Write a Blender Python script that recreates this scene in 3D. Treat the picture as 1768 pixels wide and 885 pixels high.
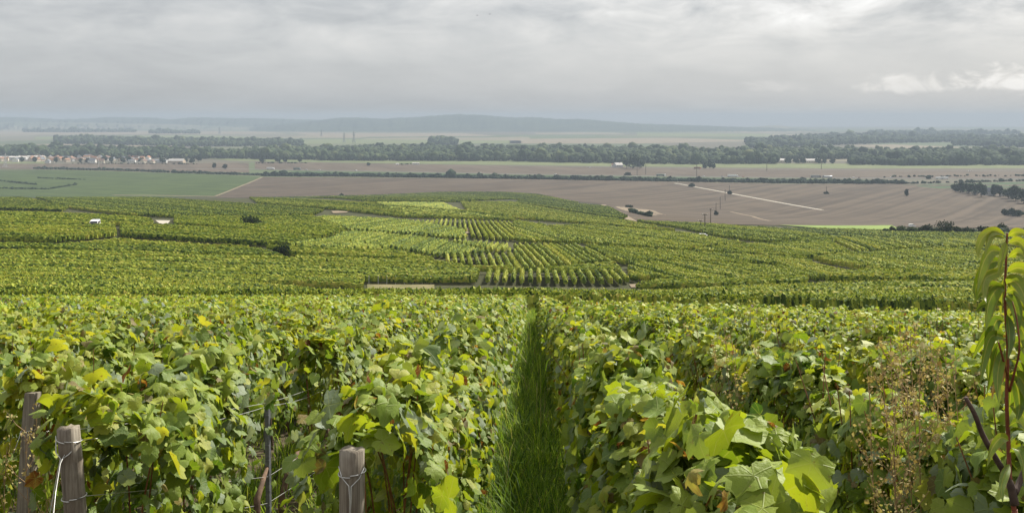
import bpy, bmesh, math, random
import numpy as np
from mathutils import Vector
R = math.radians
rng = np.random.default_rng(11)
random.seed(11)
for o in list(bpy.data.objects):
    bpy.data.objects.remove(o)
scene = bpy.context.scene
col = scene.collection

# ------------------------------------------------------------------ camera, world, sun, exposure
F, CX, HY = 1800.0, 884.0, 205.0          # focal length in photo pixels, centre column, eye-level row
cam = bpy.data.cameras.new("camera")
cam_ob = bpy.data.objects.new("camera", cam)
col.objects.link(cam_ob)
cam_ob.location = (0, 0, 0)
cam_ob.rotation_euler = (R(90), 0, 0)
cam.sensor_width = 36.0
cam.lens = 36.0 * F / 1768.0
cam.shift_y = -(442.5 - HY) / 1768.0
cam.clip_start = 0.05
cam.clip_end = 60000
scene.camera = cam_ob

SUN_AZ, SUN_EL = 40.0, 41.0               # degrees to the right of the view direction, above the horizon
sun = bpy.data.lights.new("sun", 'SUN')
sun.energy = 5.0
sun.angle = R(1.5)
sun.color = (1.0, 0.94, 0.84)
sun_ob = bpy.data.objects.new("sun", sun)
col.objects.link(sun_ob)
sd = Vector((math.sin(R(SUN_AZ)) * math.cos(R(SUN_EL)), math.cos(R(SUN_AZ)) * math.cos(R(SUN_EL)), math.sin(R(SUN_EL))))
sun_ob.rotation_euler = sd.to_track_quat('Z', 'Y').to_euler()
sun_ob.location = sd * 300

scene.view_settings.view_transform = 'Standard'
scene.view_settings.look = 'None'
scene.view_settings.gamma = 1.0
scene.view_settings.use_curve_mapping = False
scene.view_settings.exposure = 0.78
scene.render.engine = 'CYCLES'
cy = scene.cycles
cy.max_bounces = 6
cy.diffuse_bounces = 3
cy.transmission_bounces = 3
cy.glossy_bounces = 2
cy.volume_bounces = 0
cy.use_denoising = True
cy.sample_clamp_indirect = 4.0
cy.caustics_reflective = False
cy.caustics_refractive = False


class NT:
    """small helper for node trees"""
    def __init__(self, tree):
        self.t = tree
        tree.nodes.clear()
    def n(self, kind, props=None, **ins):
        nd = self.t.nodes.new(kind)
        for k, v in (props or {}).items():
            setattr(nd, k, v)
        for k, v in ins.items():
            key = int(k[1:]) if k[0] == 'i' and k[1:].isdigit() else k.replace('_', ' ')
            self.put(nd.inputs[key], v)
        return nd
    def put(self, sock, v):
        if isinstance(v, bpy.types.NodeSocket):
            self.t.links.new(v, sock)
        elif isinstance(v, bpy.types.Node):
            self.t.links.new(v.outputs[0], sock)
        else:
            if sock.type == 'RGBA' and len(v) == 3:
                v = (*v, 1)
            sock.default_value = v
    def m(self, op, a, b=0.0, c=0.0, clamp=False):
        nd = self.t.nodes.new('ShaderNodeMath')
        nd.operation = op
        nd.use_clamp = clamp
        self.put(nd.inputs[0], a); self.put(nd.inputs[1], b); self.put(nd.inputs[2], c)
        return nd.outputs[0]
    def vm(self, op, a, b=(0, 0, 0)):
        nd = self.t.nodes.new('ShaderNodeVectorMath')
        nd.operation = op
        self.put(nd.inputs[0], a); self.put(nd.inputs[1], b)
        return nd.outputs[0]
    def ss(self, x, a, b):
        nd = self.t.nodes.new('ShaderNodeMapRange')
        nd.interpolation_type = 'SMOOTHSTEP'
        self.put(nd.inputs[0], x)
        nd.inputs[1].default_value = a; nd.inputs[2].default_value = b
        return nd.outputs[0]
    def mix(self, f, a, b, blend='MIX'):
        nd = self.t.nodes.new('ShaderNodeMix')
        nd.data_type = 'RGBA'
        nd.blend_type = blend
        self.put(nd.inputs[0], f); self.put(nd.inputs[6], a); self.put(nd.inputs[7], b)
        return nd.outputs[2]
    def ramp(self, x, stops, interp='LINEAR'):
        nd = self.t.nodes.new('ShaderNodeValToRGB')
        cr = nd.color_ramp
        cr.interpolation = interp
        while len(cr.elements) < len(stops):
            cr.elements.new(0.5)
        for e, (p, c) in zip(cr.elements, stops):
            e.position = p
            e.color = (*c, 1) if len(c) == 3 else c
        self.put(nd.inputs[0], x)
        return nd.outputs[0]
    def noise(self, vec, scale, detail=4.0, rough=0.55, dist=0.0):
        nd = self.n('ShaderNodeTexNoise', None, Vector=vec, Scale=scale, Detail=detail, Roughness=rough, Distortion=dist)
        return nd.outputs[0]


world = bpy.data.worlds.new("World")
scene.world = world
world.use_nodes = True
w = NT(world.node_tree)
sky = w.n('ShaderNodeTexSky', {'sky_type': 'NISHITA', 'sun_disc': False, 'sun_elevation': R(SUN_EL),
                              'sun_rotation': R(SUN_AZ), 'altitude': 200.0, 'air_density': 1.0, 'dust_density': 2.0})
tc = w.n('ShaderNodeTexCoord')
sep = w.n('ShaderNodeSeparateXYZ', None, Vector=tc.outputs['Generated'])
az = w.m('ARCTAN2', sep.outputs[0], sep.outputs[1])
el = w.m('ARCSINE', sep.outputs[2])
# streaky layer cloud: wide and flat near the horizon
elw = w.m('POWER', w.m('MAXIMUM', el, 0.0001), 0.8)
v1 = w.n('ShaderNodeCombineXYZ', None, X=w.m('MULTIPLY', az, 11.0), Y=w.m('MULTIPLY', elw, 24.0), Z=3.7)
n1 = w.noise(v1, 1.0, 8.0, 0.58, 0.35)
v2 = w.n('ShaderNodeCombineXYZ', None, X=w.m('MULTIPLY', az, 1.7), Y=w.m('MULTIPLY', elw, 9.0), Z=9.1)
n2 = w.noise(v2, 1.0, 4.0, 0.5, 0.4)
# brighter where the sun stands behind the cloud: up and to the right
glow = w.m('ADD', w.m('MULTIPLY', az, 0.13), w.m('MULTIPLY', el, 1.4))
base = w.m('ADD', w.m('MULTIPLY', n1, 0.50), w.m('MULTIPLY', n2, 0.34))
high = w.ss(el, 0.035, 0.10)
bri = w.m('ADD', w.m('ADD', 0.312, w.m('MULTIPLY', w.m('SUBTRACT', base, 0.42), w.m('ADD', 0.22, w.m('MULTIPLY', high, 0.50)))),
          w.m('MINIMUM', w.m('MULTIPLY', glow, 0.5), 0.16))
# small sunlit heaps of cloud low on the right
def heap(a0, e0, wa, we, amp, seed):
    v = w.n('ShaderNodeCombineXYZ', None, X=w.m('MULTIPLY', az, 34.0), Y=w.m('MULTIPLY', el, 60.0), Z=seed)
    nn = w.noise(v, 1.0, 6.0, 0.6, 0.6)
    da = w.m('DIVIDE', w.m('SUBTRACT', az, a0), wa)
    de = w.m('DIVIDE', w.m('SUBTRACT', el, e0), we)
    de = w.m('MULTIPLY', de, w.m('ADD', 1.0, w.m('MULTIPLY', w.m('LESS_THAN', de, 0.0), 1.3)))
    g = w.m('SUBTRACT', 1.0, w.m('SQRT', w.m('ADD', w.m('MULTIPLY', da, da), w.m('MULTIPLY', de, de))))
    return w.m('MULTIPLY', w.ss(w.m('ADD', g, w.m('MULTIPLY', w.m('SUBTRACT', nn, 0.5), 2.4)), 0.10, 0.85), amp)
hp = w.m('ADD', heap(0.455, 0.030, 0.065, 0.020, 0.20, 1.3), heap(0.360, 0.027, 0.060, 0.016, 0.13, 4.1))
hp = w.m('ADD', hp, heap(0.245, 0.0285, 0.045, 0.011, 0.05, 7.7))
bri = w.m('ADD', bri, hp)
bright_edge = w.m('MULTIPLY', w.m('MULTIPLY', w.ss(el, 0.062, 0.105), w.ss(az, -0.15, 0.40)), w.m('MULTIPLY', w.m('SUBTRACT', n1, 0.42), 0.7))
bri = w.m('ADD', bri, bright_edge)
bri = w.m('SUBTRACT', bri, w.m('MULTIPLY', w.m('SUBTRACT', 1.0, w.ss(el, 0.0, 0.06)), 0.03))
bri = w.m('MAXIMUM', bri, 0.17)
tint = w.mix(w.ss(bri, 0.28, 0.46), (0.965, 0.99, 1.02), (1.01, 1.0, 0.985))
cloud = w.mix(1.0, tint, w.n('ShaderNodeCombineColor', None, i0=bri, i1=bri, i2=bri).outputs[0], 'MULTIPLY')
cloud = w.mix(1.0, cloud, (10.0, 10.0, 10.0), 'MULTIPLY')
skymix = w.mix(0.93, sky.outputs[0], cloud)
bg = w.n('ShaderNodeBackground', None, Color=skymix, Strength=0.1)
w.n('ShaderNodeOutputWorld', None, Surface=bg)


# ------------------------------------------------------------------ helpers
def tag(o, label=None, cat=None, group=None, kind=None):
    for k, v in (('label', label), ('category', cat), ('group', group), ('kind', kind)):
        if v:
            o[k] = v
    return o


def empty(name, loc, rz=0.0):
    o = bpy.data.objects.new(name, None)
    col.objects.link(o)
    o.location = loc
    o.rotation_euler = (0, 0, rz)
    return o


def mesh_np(name, V, Fc, mat, parent=None, c=None, smooth=False, uv=None):
    """one mesh object from numpy arrays; Fc is (M,3) or (M,4) or a list of such arrays"""
    V = np.asarray(V, dtype=np.float32)
    Fl = [np.asarray(f, dtype=np.int32) for f in (Fc if isinstance(Fc, list) else [Fc]) if len(f)]
    me = bpy.data.meshes.new(name)
    me.vertices.add(len(V))
    me.vertices.foreach_set('co', V.ravel())
    nl = sum(f.size for f in Fl)
    npoly = sum(len(f) for f in Fl)
    me.loops.add(nl)
    me.loops.foreach_set('vertex_index', np.concatenate([f.ravel() for f in Fl]))
    me.polygons.add(npoly)
    tot = np.concatenate([np.full(len(f), f.shape[1], np.int32) for f in Fl])
    me.polygons.foreach_set('loop_start', np.concatenate([[0], np.cumsum(tot)[:-1]]).astype(np.int32))
    if smooth:
        me.polygons.foreach_set('use_smooth', np.ones(npoly, dtype=bool))
    else:
        me.polygons.foreach_set('use_smooth', np.zeros(npoly, dtype=bool))
    if c is not None:
        at = me.attributes.new('tone', 'FLOAT', 'FACE')
        at.data.foreach_set('value', np.asarray(c, dtype=np.float32))
    if uv is not None:
        at = me.attributes.new('leaf', 'FLOAT_VECTOR', 'POINT')
        at.data.foreach_set('vector', np.asarray(uv, dtype=np.float32).ravel())
    me.update(calc_edges=True)
    me.materials.append(mat)
    o = bpy.data.objects.new(name, me)
    col.objects.link(o)
    if parent is not None:
        o.parent = parent
    return o


class MB:
    """collects boxes, tubes and prisms into one mesh"""
    def __init__(self):
        self.v, self.f = [], []
    def add(self, vs, fs):
        b = len(self.v)
        self.v += [tuple(p) for p in vs]
        self.f += [tuple(b + i for i in f) for f in fs]
        return self
    def box(self, x0, y0, z0, x1, y1, z1):
        vs = [(x, y, z) for z in (z0, z1) for y in (y0, y1) for x in (x0, x1)]
        return self.add(vs, [(0, 2, 3, 1), (4, 5, 7, 6), (0, 1, 5, 4), (2, 6, 7, 3), (0, 4, 6, 2), (1, 3, 7, 5)])
    def tube(self, pts, radii, n=6, cap=True):
        pts = [Vector(p) for p in pts]
        if not hasattr(radii, '__len__'):
            radii = [radii] * len(pts)
        vs, fs = [], []
        for i, p in enumerate(pts):
            d = (pts[min(i + 1, len(pts) - 1)] - pts[max(i - 1, 0)]).normalized()
            a = Vector((1, 0, 0)) if abs(d.x) < 0.8 else Vector((0, 1, 0))
            u = d.cross(a).normalized()
            v = d.cross(u)
            for k in range(n):
                t = 2 * math.pi * k / n
                vs.append(p + (u * math.cos(t) + v * math.sin(t)) * radii[i])
        for i in range(len(pts) - 1):
            for k in range(n):
                a, b = i * n + k, i * n + (k + 1) % n
                fs.append((a, b, b + n, a + n))
        if cap:
            fs.append(tuple(range(n))[::-1])
            fs.append(tuple((len(pts) - 1) * n + k for k in range(n)))
        return self.add(vs, fs)
    def build(self, name, mat, parent=None, smooth=False, bevel=0.0):
        me = bpy.data.meshes.new(name)
        me.from_pydata(self.v, [], self.f)
        if bevel or True:
            bm = bmesh.new(); bm.from_mesh(me)
            bmesh.ops.recalc_face_normals(bm, faces=bm.faces)
            if bevel:
                bmesh.ops.bevel(bm, geom=list(bm.edges), offset=bevel, segments=2, affect='EDGES', profile=0.6, clamp_overlap=True)
            bm.to_mesh(me); bm.free()
        for p in me.polygons:
            p.use_smooth = smooth
        me.materials.append(mat)
        o = bpy.data.objects.new(name, me)
        col.objects.link(o)
        if parent is not None:
            o.parent = parent
        return o


def make_mat(name):
    m = bpy.data.materials.new(name)
    m.use_nodes = True
    return m, NT(m.node_tree)


def simple_mat(name, colr, rough=0.7, var=0.25, scale=8.0, spec=0.3, metal=0.0, bump=0.0):
    m, t = make_mat(name)
    p = t.n('ShaderNodeNewGeometry').outputs['Position'] if scale < 1 else t.n('ShaderNodeTexCoord').outputs['Object']
    n = t.noise(p, scale, 5.0, 0.6)
    c = t.mix(t.ss(n, 0.3, 0.72), tuple(x * (1 - var) for x in colr), tuple(min(1, x * (1 + var)) for x in colr))
    b = t.n('ShaderNodeBsdfPrincipled', None, Base_Color=c, Roughness=rough, Specular_IOR_Level=spec, Metallic=metal)
    if bump:
        bp = t.n('ShaderNodeBump', None, Strength=bump, Distance=0.01, Height=n)
        t.put(b.inputs['Normal'], bp)
    t.n('ShaderNodeOutputMaterial', None, Surface=b)
    return m


def leaf_mat(name, stops, transl=0.35, rough=0.45, spec=0.4, back=None, noise_scale=30.0, veins=False, tgain=1.5):
    m, t = make_mat(name)
    a = t.n('ShaderNodeAttribute', {'attribute_name': 'tone'}).outputs['Fac']
    pos = t.n('ShaderNodeNewGeometry')
    n = t.noise(pos.outputs['Position'], noise_scale, 2.0, 0.6)
    x = t.m('ADD', a, t.m('MULTIPLY', t.m('SUBTRACT', n, 0.5), 0.14))
    c = t.ramp(x, stops)
    if veins:
        lf = t.n('ShaderNodeAttribute', {'attribute_name': 'leaf'}).outputs['Vector']
        s = t.n('ShaderNodeSeparateXYZ', None, Vector=lf)
        ang = t.m('DIVIDE', t.m('ARCTAN2', s.outputs[0], s.outputs[1]), 0.92)
        rr = t.m('SQRT', t.m('ADD', t.m('MULTIPLY', s.outputs[0], s.outputs[0]), t.m('MULTIPLY', s.outputs[1], s.outputs[1])))
        dv = t.m('MULTIPLY', t.m('ABSOLUTE', t.m('SUBTRACT', ang, t.m('ROUND', ang))), rr)
        vein = t.m('SUBTRACT', 1.0, t.ss(dv, 0.004, 0.020))
        fine = t.m('MULTIPLY', t.ss(t.m('ABSOLUTE', t.m('SINE', t.m('MULTIPLY', t.m('ADD', rr, t.m('MULTIPLY', dv, -0.8)), 42.0))), 0.0, 0.3), 1.0)
        c = t.mix(t.m('MULTIPLY', vein, 0.45), c, (0.34, 0.38, 0.10))
        c = t.mix(t.m('MULTIPLY', t.m('SUBTRACT', 1.0, fine), 0.14), c, (0.30, 0.36, 0.09))
    if veins:
        sp_ = t.noise(pos.outputs['Position'], 55.0, 3.0, 0.6)
        c = t.mix(t.m('MULTIPLY', t.m('MULTIPLY', t.ss(sp_, 0.62, 0.70), t.ss(a, 0.40, 0.62)), 0.8), c, (0.17, 0.085, 0.03))
    if back:
        c = t.mix(t.m('MULTIPLY', pos.outputs['Backfacing'], back[1]), c, back[0])
    b = t.n('ShaderNodeBsdfPrincipled', None, Base_Color=c, Roughness=rough, Specular_IOR_Level=spec)
    if veins:
        hgt = t.m('ADD', t.m('MULTIPLY', vein, -1.0), t.m('MULTIPLY', t.noise(lf, 9.0, 3.0), 1.2))
        t.put(b.inputs['Normal'], t.n('ShaderNodeBump', None, Strength=0.35, Distance=0.008, Height=hgt))
    tcol = t.mix(1.0, c, (tgain, tgain * 0.95, tgain * 0.45), 'MULTIPLY')
    tr = t.n('ShaderNodeBsdfTranslucent', None, Color=tcol)
    mx = t.n('ShaderNodeMixShader', None, i0=transl, i1=b, i2=tr)
    t.n('ShaderNodeOutputMaterial', None, Surface=mx)
    return m


ORD = ['first', 'second', 'third', 'fourth', 'fifth', 'sixth', 'seventh', 'eighth', 'ninth', 'tenth', 'eleventh', 'twelfth', 'thirteenth',
       'fourteenth', 'fifteenth', 'sixteenth', 'seventeenth', 'eighteenth', 'nineteenth']
TENS = {20: 'twent', 30: 'thirt', 40: 'fort', 50: 'fift', 60: 'sixt', 70: 'sevent', 80: 'eight'}
def ordinal(i):                            # 0 -> first
    if i < 19:
        return ORD[i]
    k = i + 1
    t = TENS[k // 10 * 10]
    return t + 'ieth' if k % 10 == 0 else t + 'y-' + ORD[k % 10 - 1]


# ------------------------------------------------------------------ terrain: height field fitted to the view
PLAIN = -94.0
def cross_fall(X):
    """the first parcel falls away a little to the right"""
    return 0.030 * np.clip(np.asarray(X, float) - 2.5, 0, 24)
def near_plane(Y, X=0.0):
    return -1.8 - 0.162 * Y - cross_fall(X)
_cols = [  # photo column, [(distance, height)...]
    (-300, [(75, -13.95), (110, -18.4), (150, -22.0), (195, -24.0), (250, -25.1), (450, -39.0), (650, -50.9), (800, -60.4), (1000, -84), (1120, -94)]),
    (100, [(75, -13.95), (110, -18.5), (150, -22.5), (195, -24.2), (250, -25.1), (450, -39.3), (650, -50.9), (800, -60.4), (1000, -84), (1120, -94)]),
    (500, [(75, -13.95), (100, -18.0), (120, -21.6), (150, -25.0), (185, -26.0), (235, -26.8), (400, -37.8), (600, -49.0), (800, -60.0), (1000, -82), (1180, -94)]),
    (884, [(75, -13.95), (95, -17.2), (115, -21.2), (135, -24.0), (165, -26.6), (195, -27.2), (225, -28.1), (320, -34.9), (520, -46.2), (750, -58.3), (1000, -70.5), (1150, -82), (1330, -94)]),
    (1150, [(75, -13.95), (95, -17.2), (115, -20.9), (135, -23.4), (160, -25.6), (195, -27.3), (235, -29.8), (380, -41.2), (650, -63.0), (850, -80), (1000, -94)]),
    (1500, [(75, -13.95), (120, -20.3), (170, -25.0), (245, -31.0), (400, -45.5), (650, -69.0), (850, -87), (950, -94)]),
    (2100, [(75, -13.95), (120, -20.5), (180, -25.5), (240, -30.6), (400, -46.0), (640, -69.0), (850, -87), (950, -94)]),
]
_ld = np.linspace(math.log(30), math.log(1700), 200)
_ag = np.linspace((-300 - CX) / F, (2100 - CX) / F, 90)
_tab = np.zeros((len(_ag), len(_ld)))
_ca = [(c[0] - CX) / F for c in _cols]
_prof = []
for _, pr in _cols:
    d = np.array([30, 45, 60] + [p[0] for p in pr] + [1900.0])
    z = np.array([near_plane(30), near_plane(45), near_plane(60)] + [p[1] for p in pr] + [PLAIN])
    _prof.append(np.interp(np.exp(_ld), d, z))
_prof = np.array(_prof)
for j in range(len(_ld)):
    _tab[:, j] = np.interp(_ag, _ca, _prof[:, j])
def _smooth(a, k, axis):
    kern = np.exp(-0.5 * (np.arange(-3 * k, 3 * k + 1) / k) ** 2); kern /= kern.sum()
    pad = [(0, 0), (0, 0)]; pad[axis] = (3 * k, 3 * k)
    return np.apply_along_axis(lambda r: np.convolve(r, kern, 'valid'), axis, np.pad(a, pad, mode='edge'))
_lin = near_plane(np.exp(_ld))[None, :]
_dev = _smooth(_smooth(_tab - _lin, 4, 1), 5, 0)
_tab = _dev + _lin
def Zf(X, Y):
    X = np.asarray(X, float); Y = np.asarray(Y, float)
    Yc = np.clip(Y, 32, 1690)
    a = np.clip(X / Yc, _ag[0], _ag[-1])
    fi = (a - _ag[0]) / (_ag[1] - _ag[0]); i = np.clip(fi.astype(int), 0, len(_ag) - 2); fi = fi - i
    fj = (np.log(Yc) - _ld[0]) / (_ld[1] - _ld[0]); j = np.clip(fj.astype(int), 0, len(_ld) - 2); fj = fj - j
    z = (_tab[i, j] * (1 - fi) * (1 - fj) + _tab[i + 1, j] * fi * (1 - fj) + _tab[i, j + 1] * (1 - fi) * fj + _tab[i + 1, j + 1] * fi * fj)
    z = np.where(Y < 58, near_plane(Y), z)
    z = np.where(Y > 1500, PLAIN, z)
    z = z - cross_fall(X) * np.clip((150 - Y) / 90, 0, 1)
    return z
def zf(x, y):
    return float(Zf(np.array([x]), np.array([y]))[0])

_ds = np.exp(np.linspace(math.log(2.0), math.log(14000), 4000))
def ground(px, py, lift=0.0):
    """the ground point seen at a photo pixel"""
    a = (px - CX) / F; b = (HY - py) / F
    zr = _ds * b; zt = Zf(a * _ds, _ds)
    k = np.argmax(zr <= zt)
    if zr[k] > zt[k]:
        k = len(_ds) - 1
    d = _ds[k]
    if k > 0:
        g0 = _ds[k - 1] * b - zt[k - 1]; g1 = zr[k] - zt[k]
        f = g0 / (g0 - g1) if g0 != g1 else 0
        d = _ds[k - 1] + f * (_ds[k] - _ds[k - 1])
    return Vector((a * d, d, zf(a * d, d) + lift))
def plainpt(px, py):
    """the point of the flat plain in line with a photo pixel, hidden by the slope or not"""
    d = -PLAIN * F / (py - HY)
    return Vector(((px - CX) / F * d, d, PLAIN))
def at(px, d):
    """ground point in a photo column at a distance"""
    x = (px - CX) / F * d
    return Vector((x, d, zf(x, d)))

# ground sheet
gx = np.sinh(np.linspace(-1, 1, 361) * 8.2) / math.sinh(8.2) * 15000
gy = np.concatenate([np.linspace(-60, 58, 30), np.exp(np.linspace(math.log(60), math.log(12300), 300))])
GX, GY = np.meshgrid(gx, gy, indexing='xy')
GZ = Zf(GX.ravel(), GY.ravel())
nx, ny = len(gx), len(gy)
ii = (np.arange(ny - 1)[:, None] * nx + np.arange(nx - 1)[None, :]).ravel()
quads = np.stack([ii, ii + 1, ii + nx + 1, ii + nx], 1)

m_ground, t = make_mat('ground_earth')
pos = t.n('ShaderNodeNewGeometry').outputs['Position']
sp = t.n('ShaderNodeSeparateXYZ', None, Vector=pos)
soil = t.ramp(t.noise(pos, 2.2, 7.0, 0.65), [(0.3, (0.035, 0.025, 0.016)), (0.5, (0.085, 0.065, 0.042)), (0.62, (0.075, 0.085, 0.030)), (0.8, (0.15, 0.125, 0.085))])
slope = t.ramp(t.noise(pos, 0.35, 9.0, 0.75), [(0.3, (0.026, 0.032, 0.012)), (0.55, (0.048, 0.050, 0.020)), (0.75, (0.10, 0.085, 0.050))])  # slope soil darkened in colour so gaps between parcels read as shaded
vor = t.n('ShaderNodeTexVoronoi', {'feature': 'F1', 'distance': 'CHEBYCHEV'}, Vector=t.vm('MULTIPLY', pos, (0.9, 0.7, 0.0)), Scale=0.0016, Randomness=0.85)
vs_ = t.n('ShaderNodeSeparateColor', None, Color=vor.outputs['Color'])
plain = t.ramp(vs_.outputs[0], [(0.0, (0.09, 0.08, 0.058)), (0.22, (0.10, 0.11, 0.055)), (0.4, (0.06, 0.085, 0.035)), (0.58, (0.19, 0.165, 0.11)), (0.75, (0.07, 0.10, 0.04)), (0.9, (0.13, 0.12, 0.085))], 'CONSTANT')
plain = t.mix(t.m('MULTIPLY', t.noise(pos, 0.02, 5.0), 0.5), plain, (0.10, 0.10, 0.065))
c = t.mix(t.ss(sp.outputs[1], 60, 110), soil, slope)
c = t.mix(t.ss(sp.outputs[1], 1250, 1500), c, plain)
b = t.n('ShaderNodeBsdfPrincipled', None, Base_Color=c, Roughness=0.95, Specular_IOR_Level=0.1)
t.put(b.inputs['Normal'], t.n('ShaderNodeBump', None, Strength=0.6, Distance=0.05, Height=t.noise(pos, 9.0, 6.0, 0.7)))
t.n('ShaderNodeOutputMaterial', None, Surface=b)
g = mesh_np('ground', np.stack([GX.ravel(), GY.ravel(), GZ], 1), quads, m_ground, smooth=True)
tag(g, kind='structure')

# haze: one box of even air
m_haze, t = make_mat('haze_air')
pv = t.n('ShaderNodeVolumePrincipled', None, Color=(0.425, 0.51, 0.61), Density=0.00015, Anisotropy=0.0)
t.n('ShaderNodeOutputMaterial', None, Volume=pv)
hz = MB().box(-15600, -75, PLAIN - 1.2, 15600, 12500, 50).build('haze', m_haze)
tag(hz, kind='stuff')


def field_mat(name, c0, c1, stripe=None, sc=0.03, stripe_amt=0.4):
    """a field: two tones in patches; stripe = (angle in degrees, spacing) of the drilling lines"""
    m, t = make_mat(name)
    pos = t.n('ShaderNodeNewGeometry').outputs['Position']
    n = t.noise(pos, sc, 8.0, 0.62)
    x = n
    if stripe:
        a, spc = R(stripe[0]), stripe[1]
        rot = t.n('ShaderNodeVectorRotate', {'rotation_type': 'Z_AXIS'}, Vector=pos, Angle=a)
        st = t.noise(t.vm('MULTIPLY', rot.outputs[0], (1.0 / spc, 0.01 / spc, 0)), 1.0, 4.0, 0.6)
        x = t.m('ADD', t.m('MULTIPLY', n, 1 - stripe_amt), t.m('MULTIPLY', st, stripe_amt))
    c = t.mix(t.ss(x, 0.40, 0.60), c0, c1)
    fine = t.noise(pos, 1.3, 4.0, 0.7)
    c = t.mix(t.m('MULTIPLY', fine, 0.5), c, tuple(0.6 * q for q in c0))
    b = t.n('ShaderNodeBsdfPrincipled', None, Base_Color=c, Roughness=0.95, Specular_IOR_Level=0.1)
    t.n('ShaderNodeOutputMaterial', None, Surface=b)
    return m


def sheet_ground(name, poly, mat, lift, res=40):
    """a sheet lying on the terrain; poly is an outline in ground x,y"""
    from mathutils.geometry import tessellate_polygon
    pts = [Vector((p[0], p[1], 0)) for p in poly]
    out = bmesh.new()
    for tri in tessellate_polygon([pts]):
        P = [pts[i] for i in tri]
        ar = sum(P[i].x * P[(i + 1) % 3].y - P[(i + 1) % 3].x * P[i].y for i in range(3))
        if abs(ar) < 1:
            continue
        if ar < 0:
            P.reverse()
        n = max(3, int(res / 2))
        vv = {}
        for i in range(n + 1):
            for j in range(n + 1 - i):
                q = P[0] + (P[1] - P[0]) * (i / n) + (P[2] - P[0]) * (j / n)
                vv[i, j] = out.verts.new((q.x, q.y, zf(q.x, q.y) + lift))
        for i in range(n):
            for j in range(n - i):
                out.faces.new((vv[i, j], vv[i + 1, j], vv[i, j + 1]))
                if j < n - i - 1:
                    out.faces.new((vv[i + 1, j], vv[i + 1, j + 1], vv[i, j + 1]))
    bmesh.ops.remove_doubles(out, verts=out.verts, dist=0.01)
    me = bpy.data.meshes.new(name)
    out.to_mesh(me); out.free()
    me.materials.append(mat)
    o = bpy.data.objects.new(name, me)
    col.objects.link(o)
    tag(o, kind='structure')
    return o


def sheet(name, pix, mat, lift=0.15, res=40, flat=False):
    return sheet_ground(name, [plainpt(*p) if flat else ground(*p) for p in pix], mat, lift, res)


def strip(name, pts, width, mat, lift=0.25, step=6.0):
    """a road or track following ground points"""
    V, Fc = [], []
    line = []
    for a, b2 in zip(pts[:-1], pts[1:]):
        n = max(1, int((b2 - a).length / step))
        line += [a.lerp(b2, k / n) for k in range(n)]
    line.append(pts[-1])
    for i, p in enumerate(line):
        d = (line[min(i + 1, len(line) - 1)] - line[max(i - 1, 0)]); d.z = 0
        d.normalize()
        s = Vector((-d.y, d.x, 0)) * width * 0.5
        for q in (p - s, p + s):
            V.append((q.x, q.y, zf(q.x, q.y) + lift))
        if i:
            k = 2 * i
            Fc.append((k - 2, k - 1, k + 1, k))
    o = mesh_np(name, V, np.array(Fc), mat)
    tag(o, kind='structure')
    return o


# ---- fields of the plain
m_brown = field_mat('ploughed_soil', (0.052, 0.038, 0.025), (0.108, 0.082, 0.056), (32, 9.0), 0.02, 0.65)
m_brown2 = field_mat('bare_soil', (0.074, 0.055, 0.037), (0.120, 0.093, 0.065), (-20, 14.0), 0.015, 0.5)
m_greenf = field_mat('green_crop', (0.032, 0.052, 0.013), (0.068, 0.100, 0.026), (-52, 7.0), 0.02, 0.6)
m_greenf2 = field_mat('beet_crop', (0.034, 0.066, 0.026), (0.050, 0.088, 0.034), (70, 6.0), 0.02, 0.3)
m_meadow = field_mat('pale_meadow', (0.11, 0.135, 0.055), (0.17, 0.185, 0.085), (80, 12.0), 0.02, 0.5)
m_lime = field_mat('bright_meadow', (0.15, 0.22, 0.045), (0.21, 0.28, 0.07), None, 0.05)
m_tan = field_mat('stubble', (0.17, 0.14, 0.095), (0.25, 0.21, 0.15), (75, 10.0), 0.02, 0.5)
m_chalk = simple_mat('chalk_track', (0.36, 0.335, 0.28), 0.95, 0.2, 0.4, 0.1)
m_dirt = simple_mat('dirt_track', (0.20, 0.16, 0.11), 0.95, 0.25, 0.5, 0.1)
m_asphalt = simple_mat('road_asphalt', (0.16, 0.155, 0.15), 0.9, 0.15, 0.5, 0.2)

sheet_ground('ploughed_field', [plainpt(*p) for p in [(371, 345), (455, 305.5), (900, 309.5), (1330, 317.5), (1560, 318.5), (2000, 318)]] +
             [ground(*p) for p in [(2000, 397), (1560, 392), (1340, 389.5), (1200, 387), (1100, 382)]] + [plainpt(1040, 374), plainpt(700, 350)], m_brown, 0.3, 80)
sheet('green_field', [(-300, 345), (368, 342), (452, 305.5), (330, 300), (110, 293), (-300, 294)], m_greenf, 0.24, 40, True)
sheet('green_field', [(500, 295.5), (890, 302), (1330, 308.5), (1500, 310.5), (1500, 313.8), (1330, 312.8), (890, 306), (520, 300.5)], m_greenf2, 0.24)
sheet('brown_field', [(440, 279), (900, 286), (1420, 292), (2000, 295), (2000, 309), (1330, 306), (890, 300), (440, 293)], m_brown2, 0.16)
sheet('brown_field', [(-300, 283), (60, 283), (430, 281), (430, 298), (110, 292.4), (-300, 292.4)], m_brown2, 0.18)
sheet('meadow', [(350, 273), (900, 277), (1340, 282), (1900, 284), (1900, 290), (1430, 290.8), (900, 284.8), (400, 277.5)], m_meadow, 0.14)
sheet('meadow', [(-200, 279.5), (75, 279), (80, 282.5), (-200, 282.8)], m_meadow, 0.14)
sheet('green_field', [(1556, 319), (1660, 330), (1960, 349), (1960, 314), (1768, 314)], m_greenf2, 0.3)
sheet('bright_field', [(1343, 389.5), (1540, 389.5), (1560, 399), (1440, 396)], m_lime, 0.5)
sheet('stubble_field', [(560, 300.3), (890, 305.5), (890, 306.8), (560, 301.4)], m_tan, 0.3)
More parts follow.
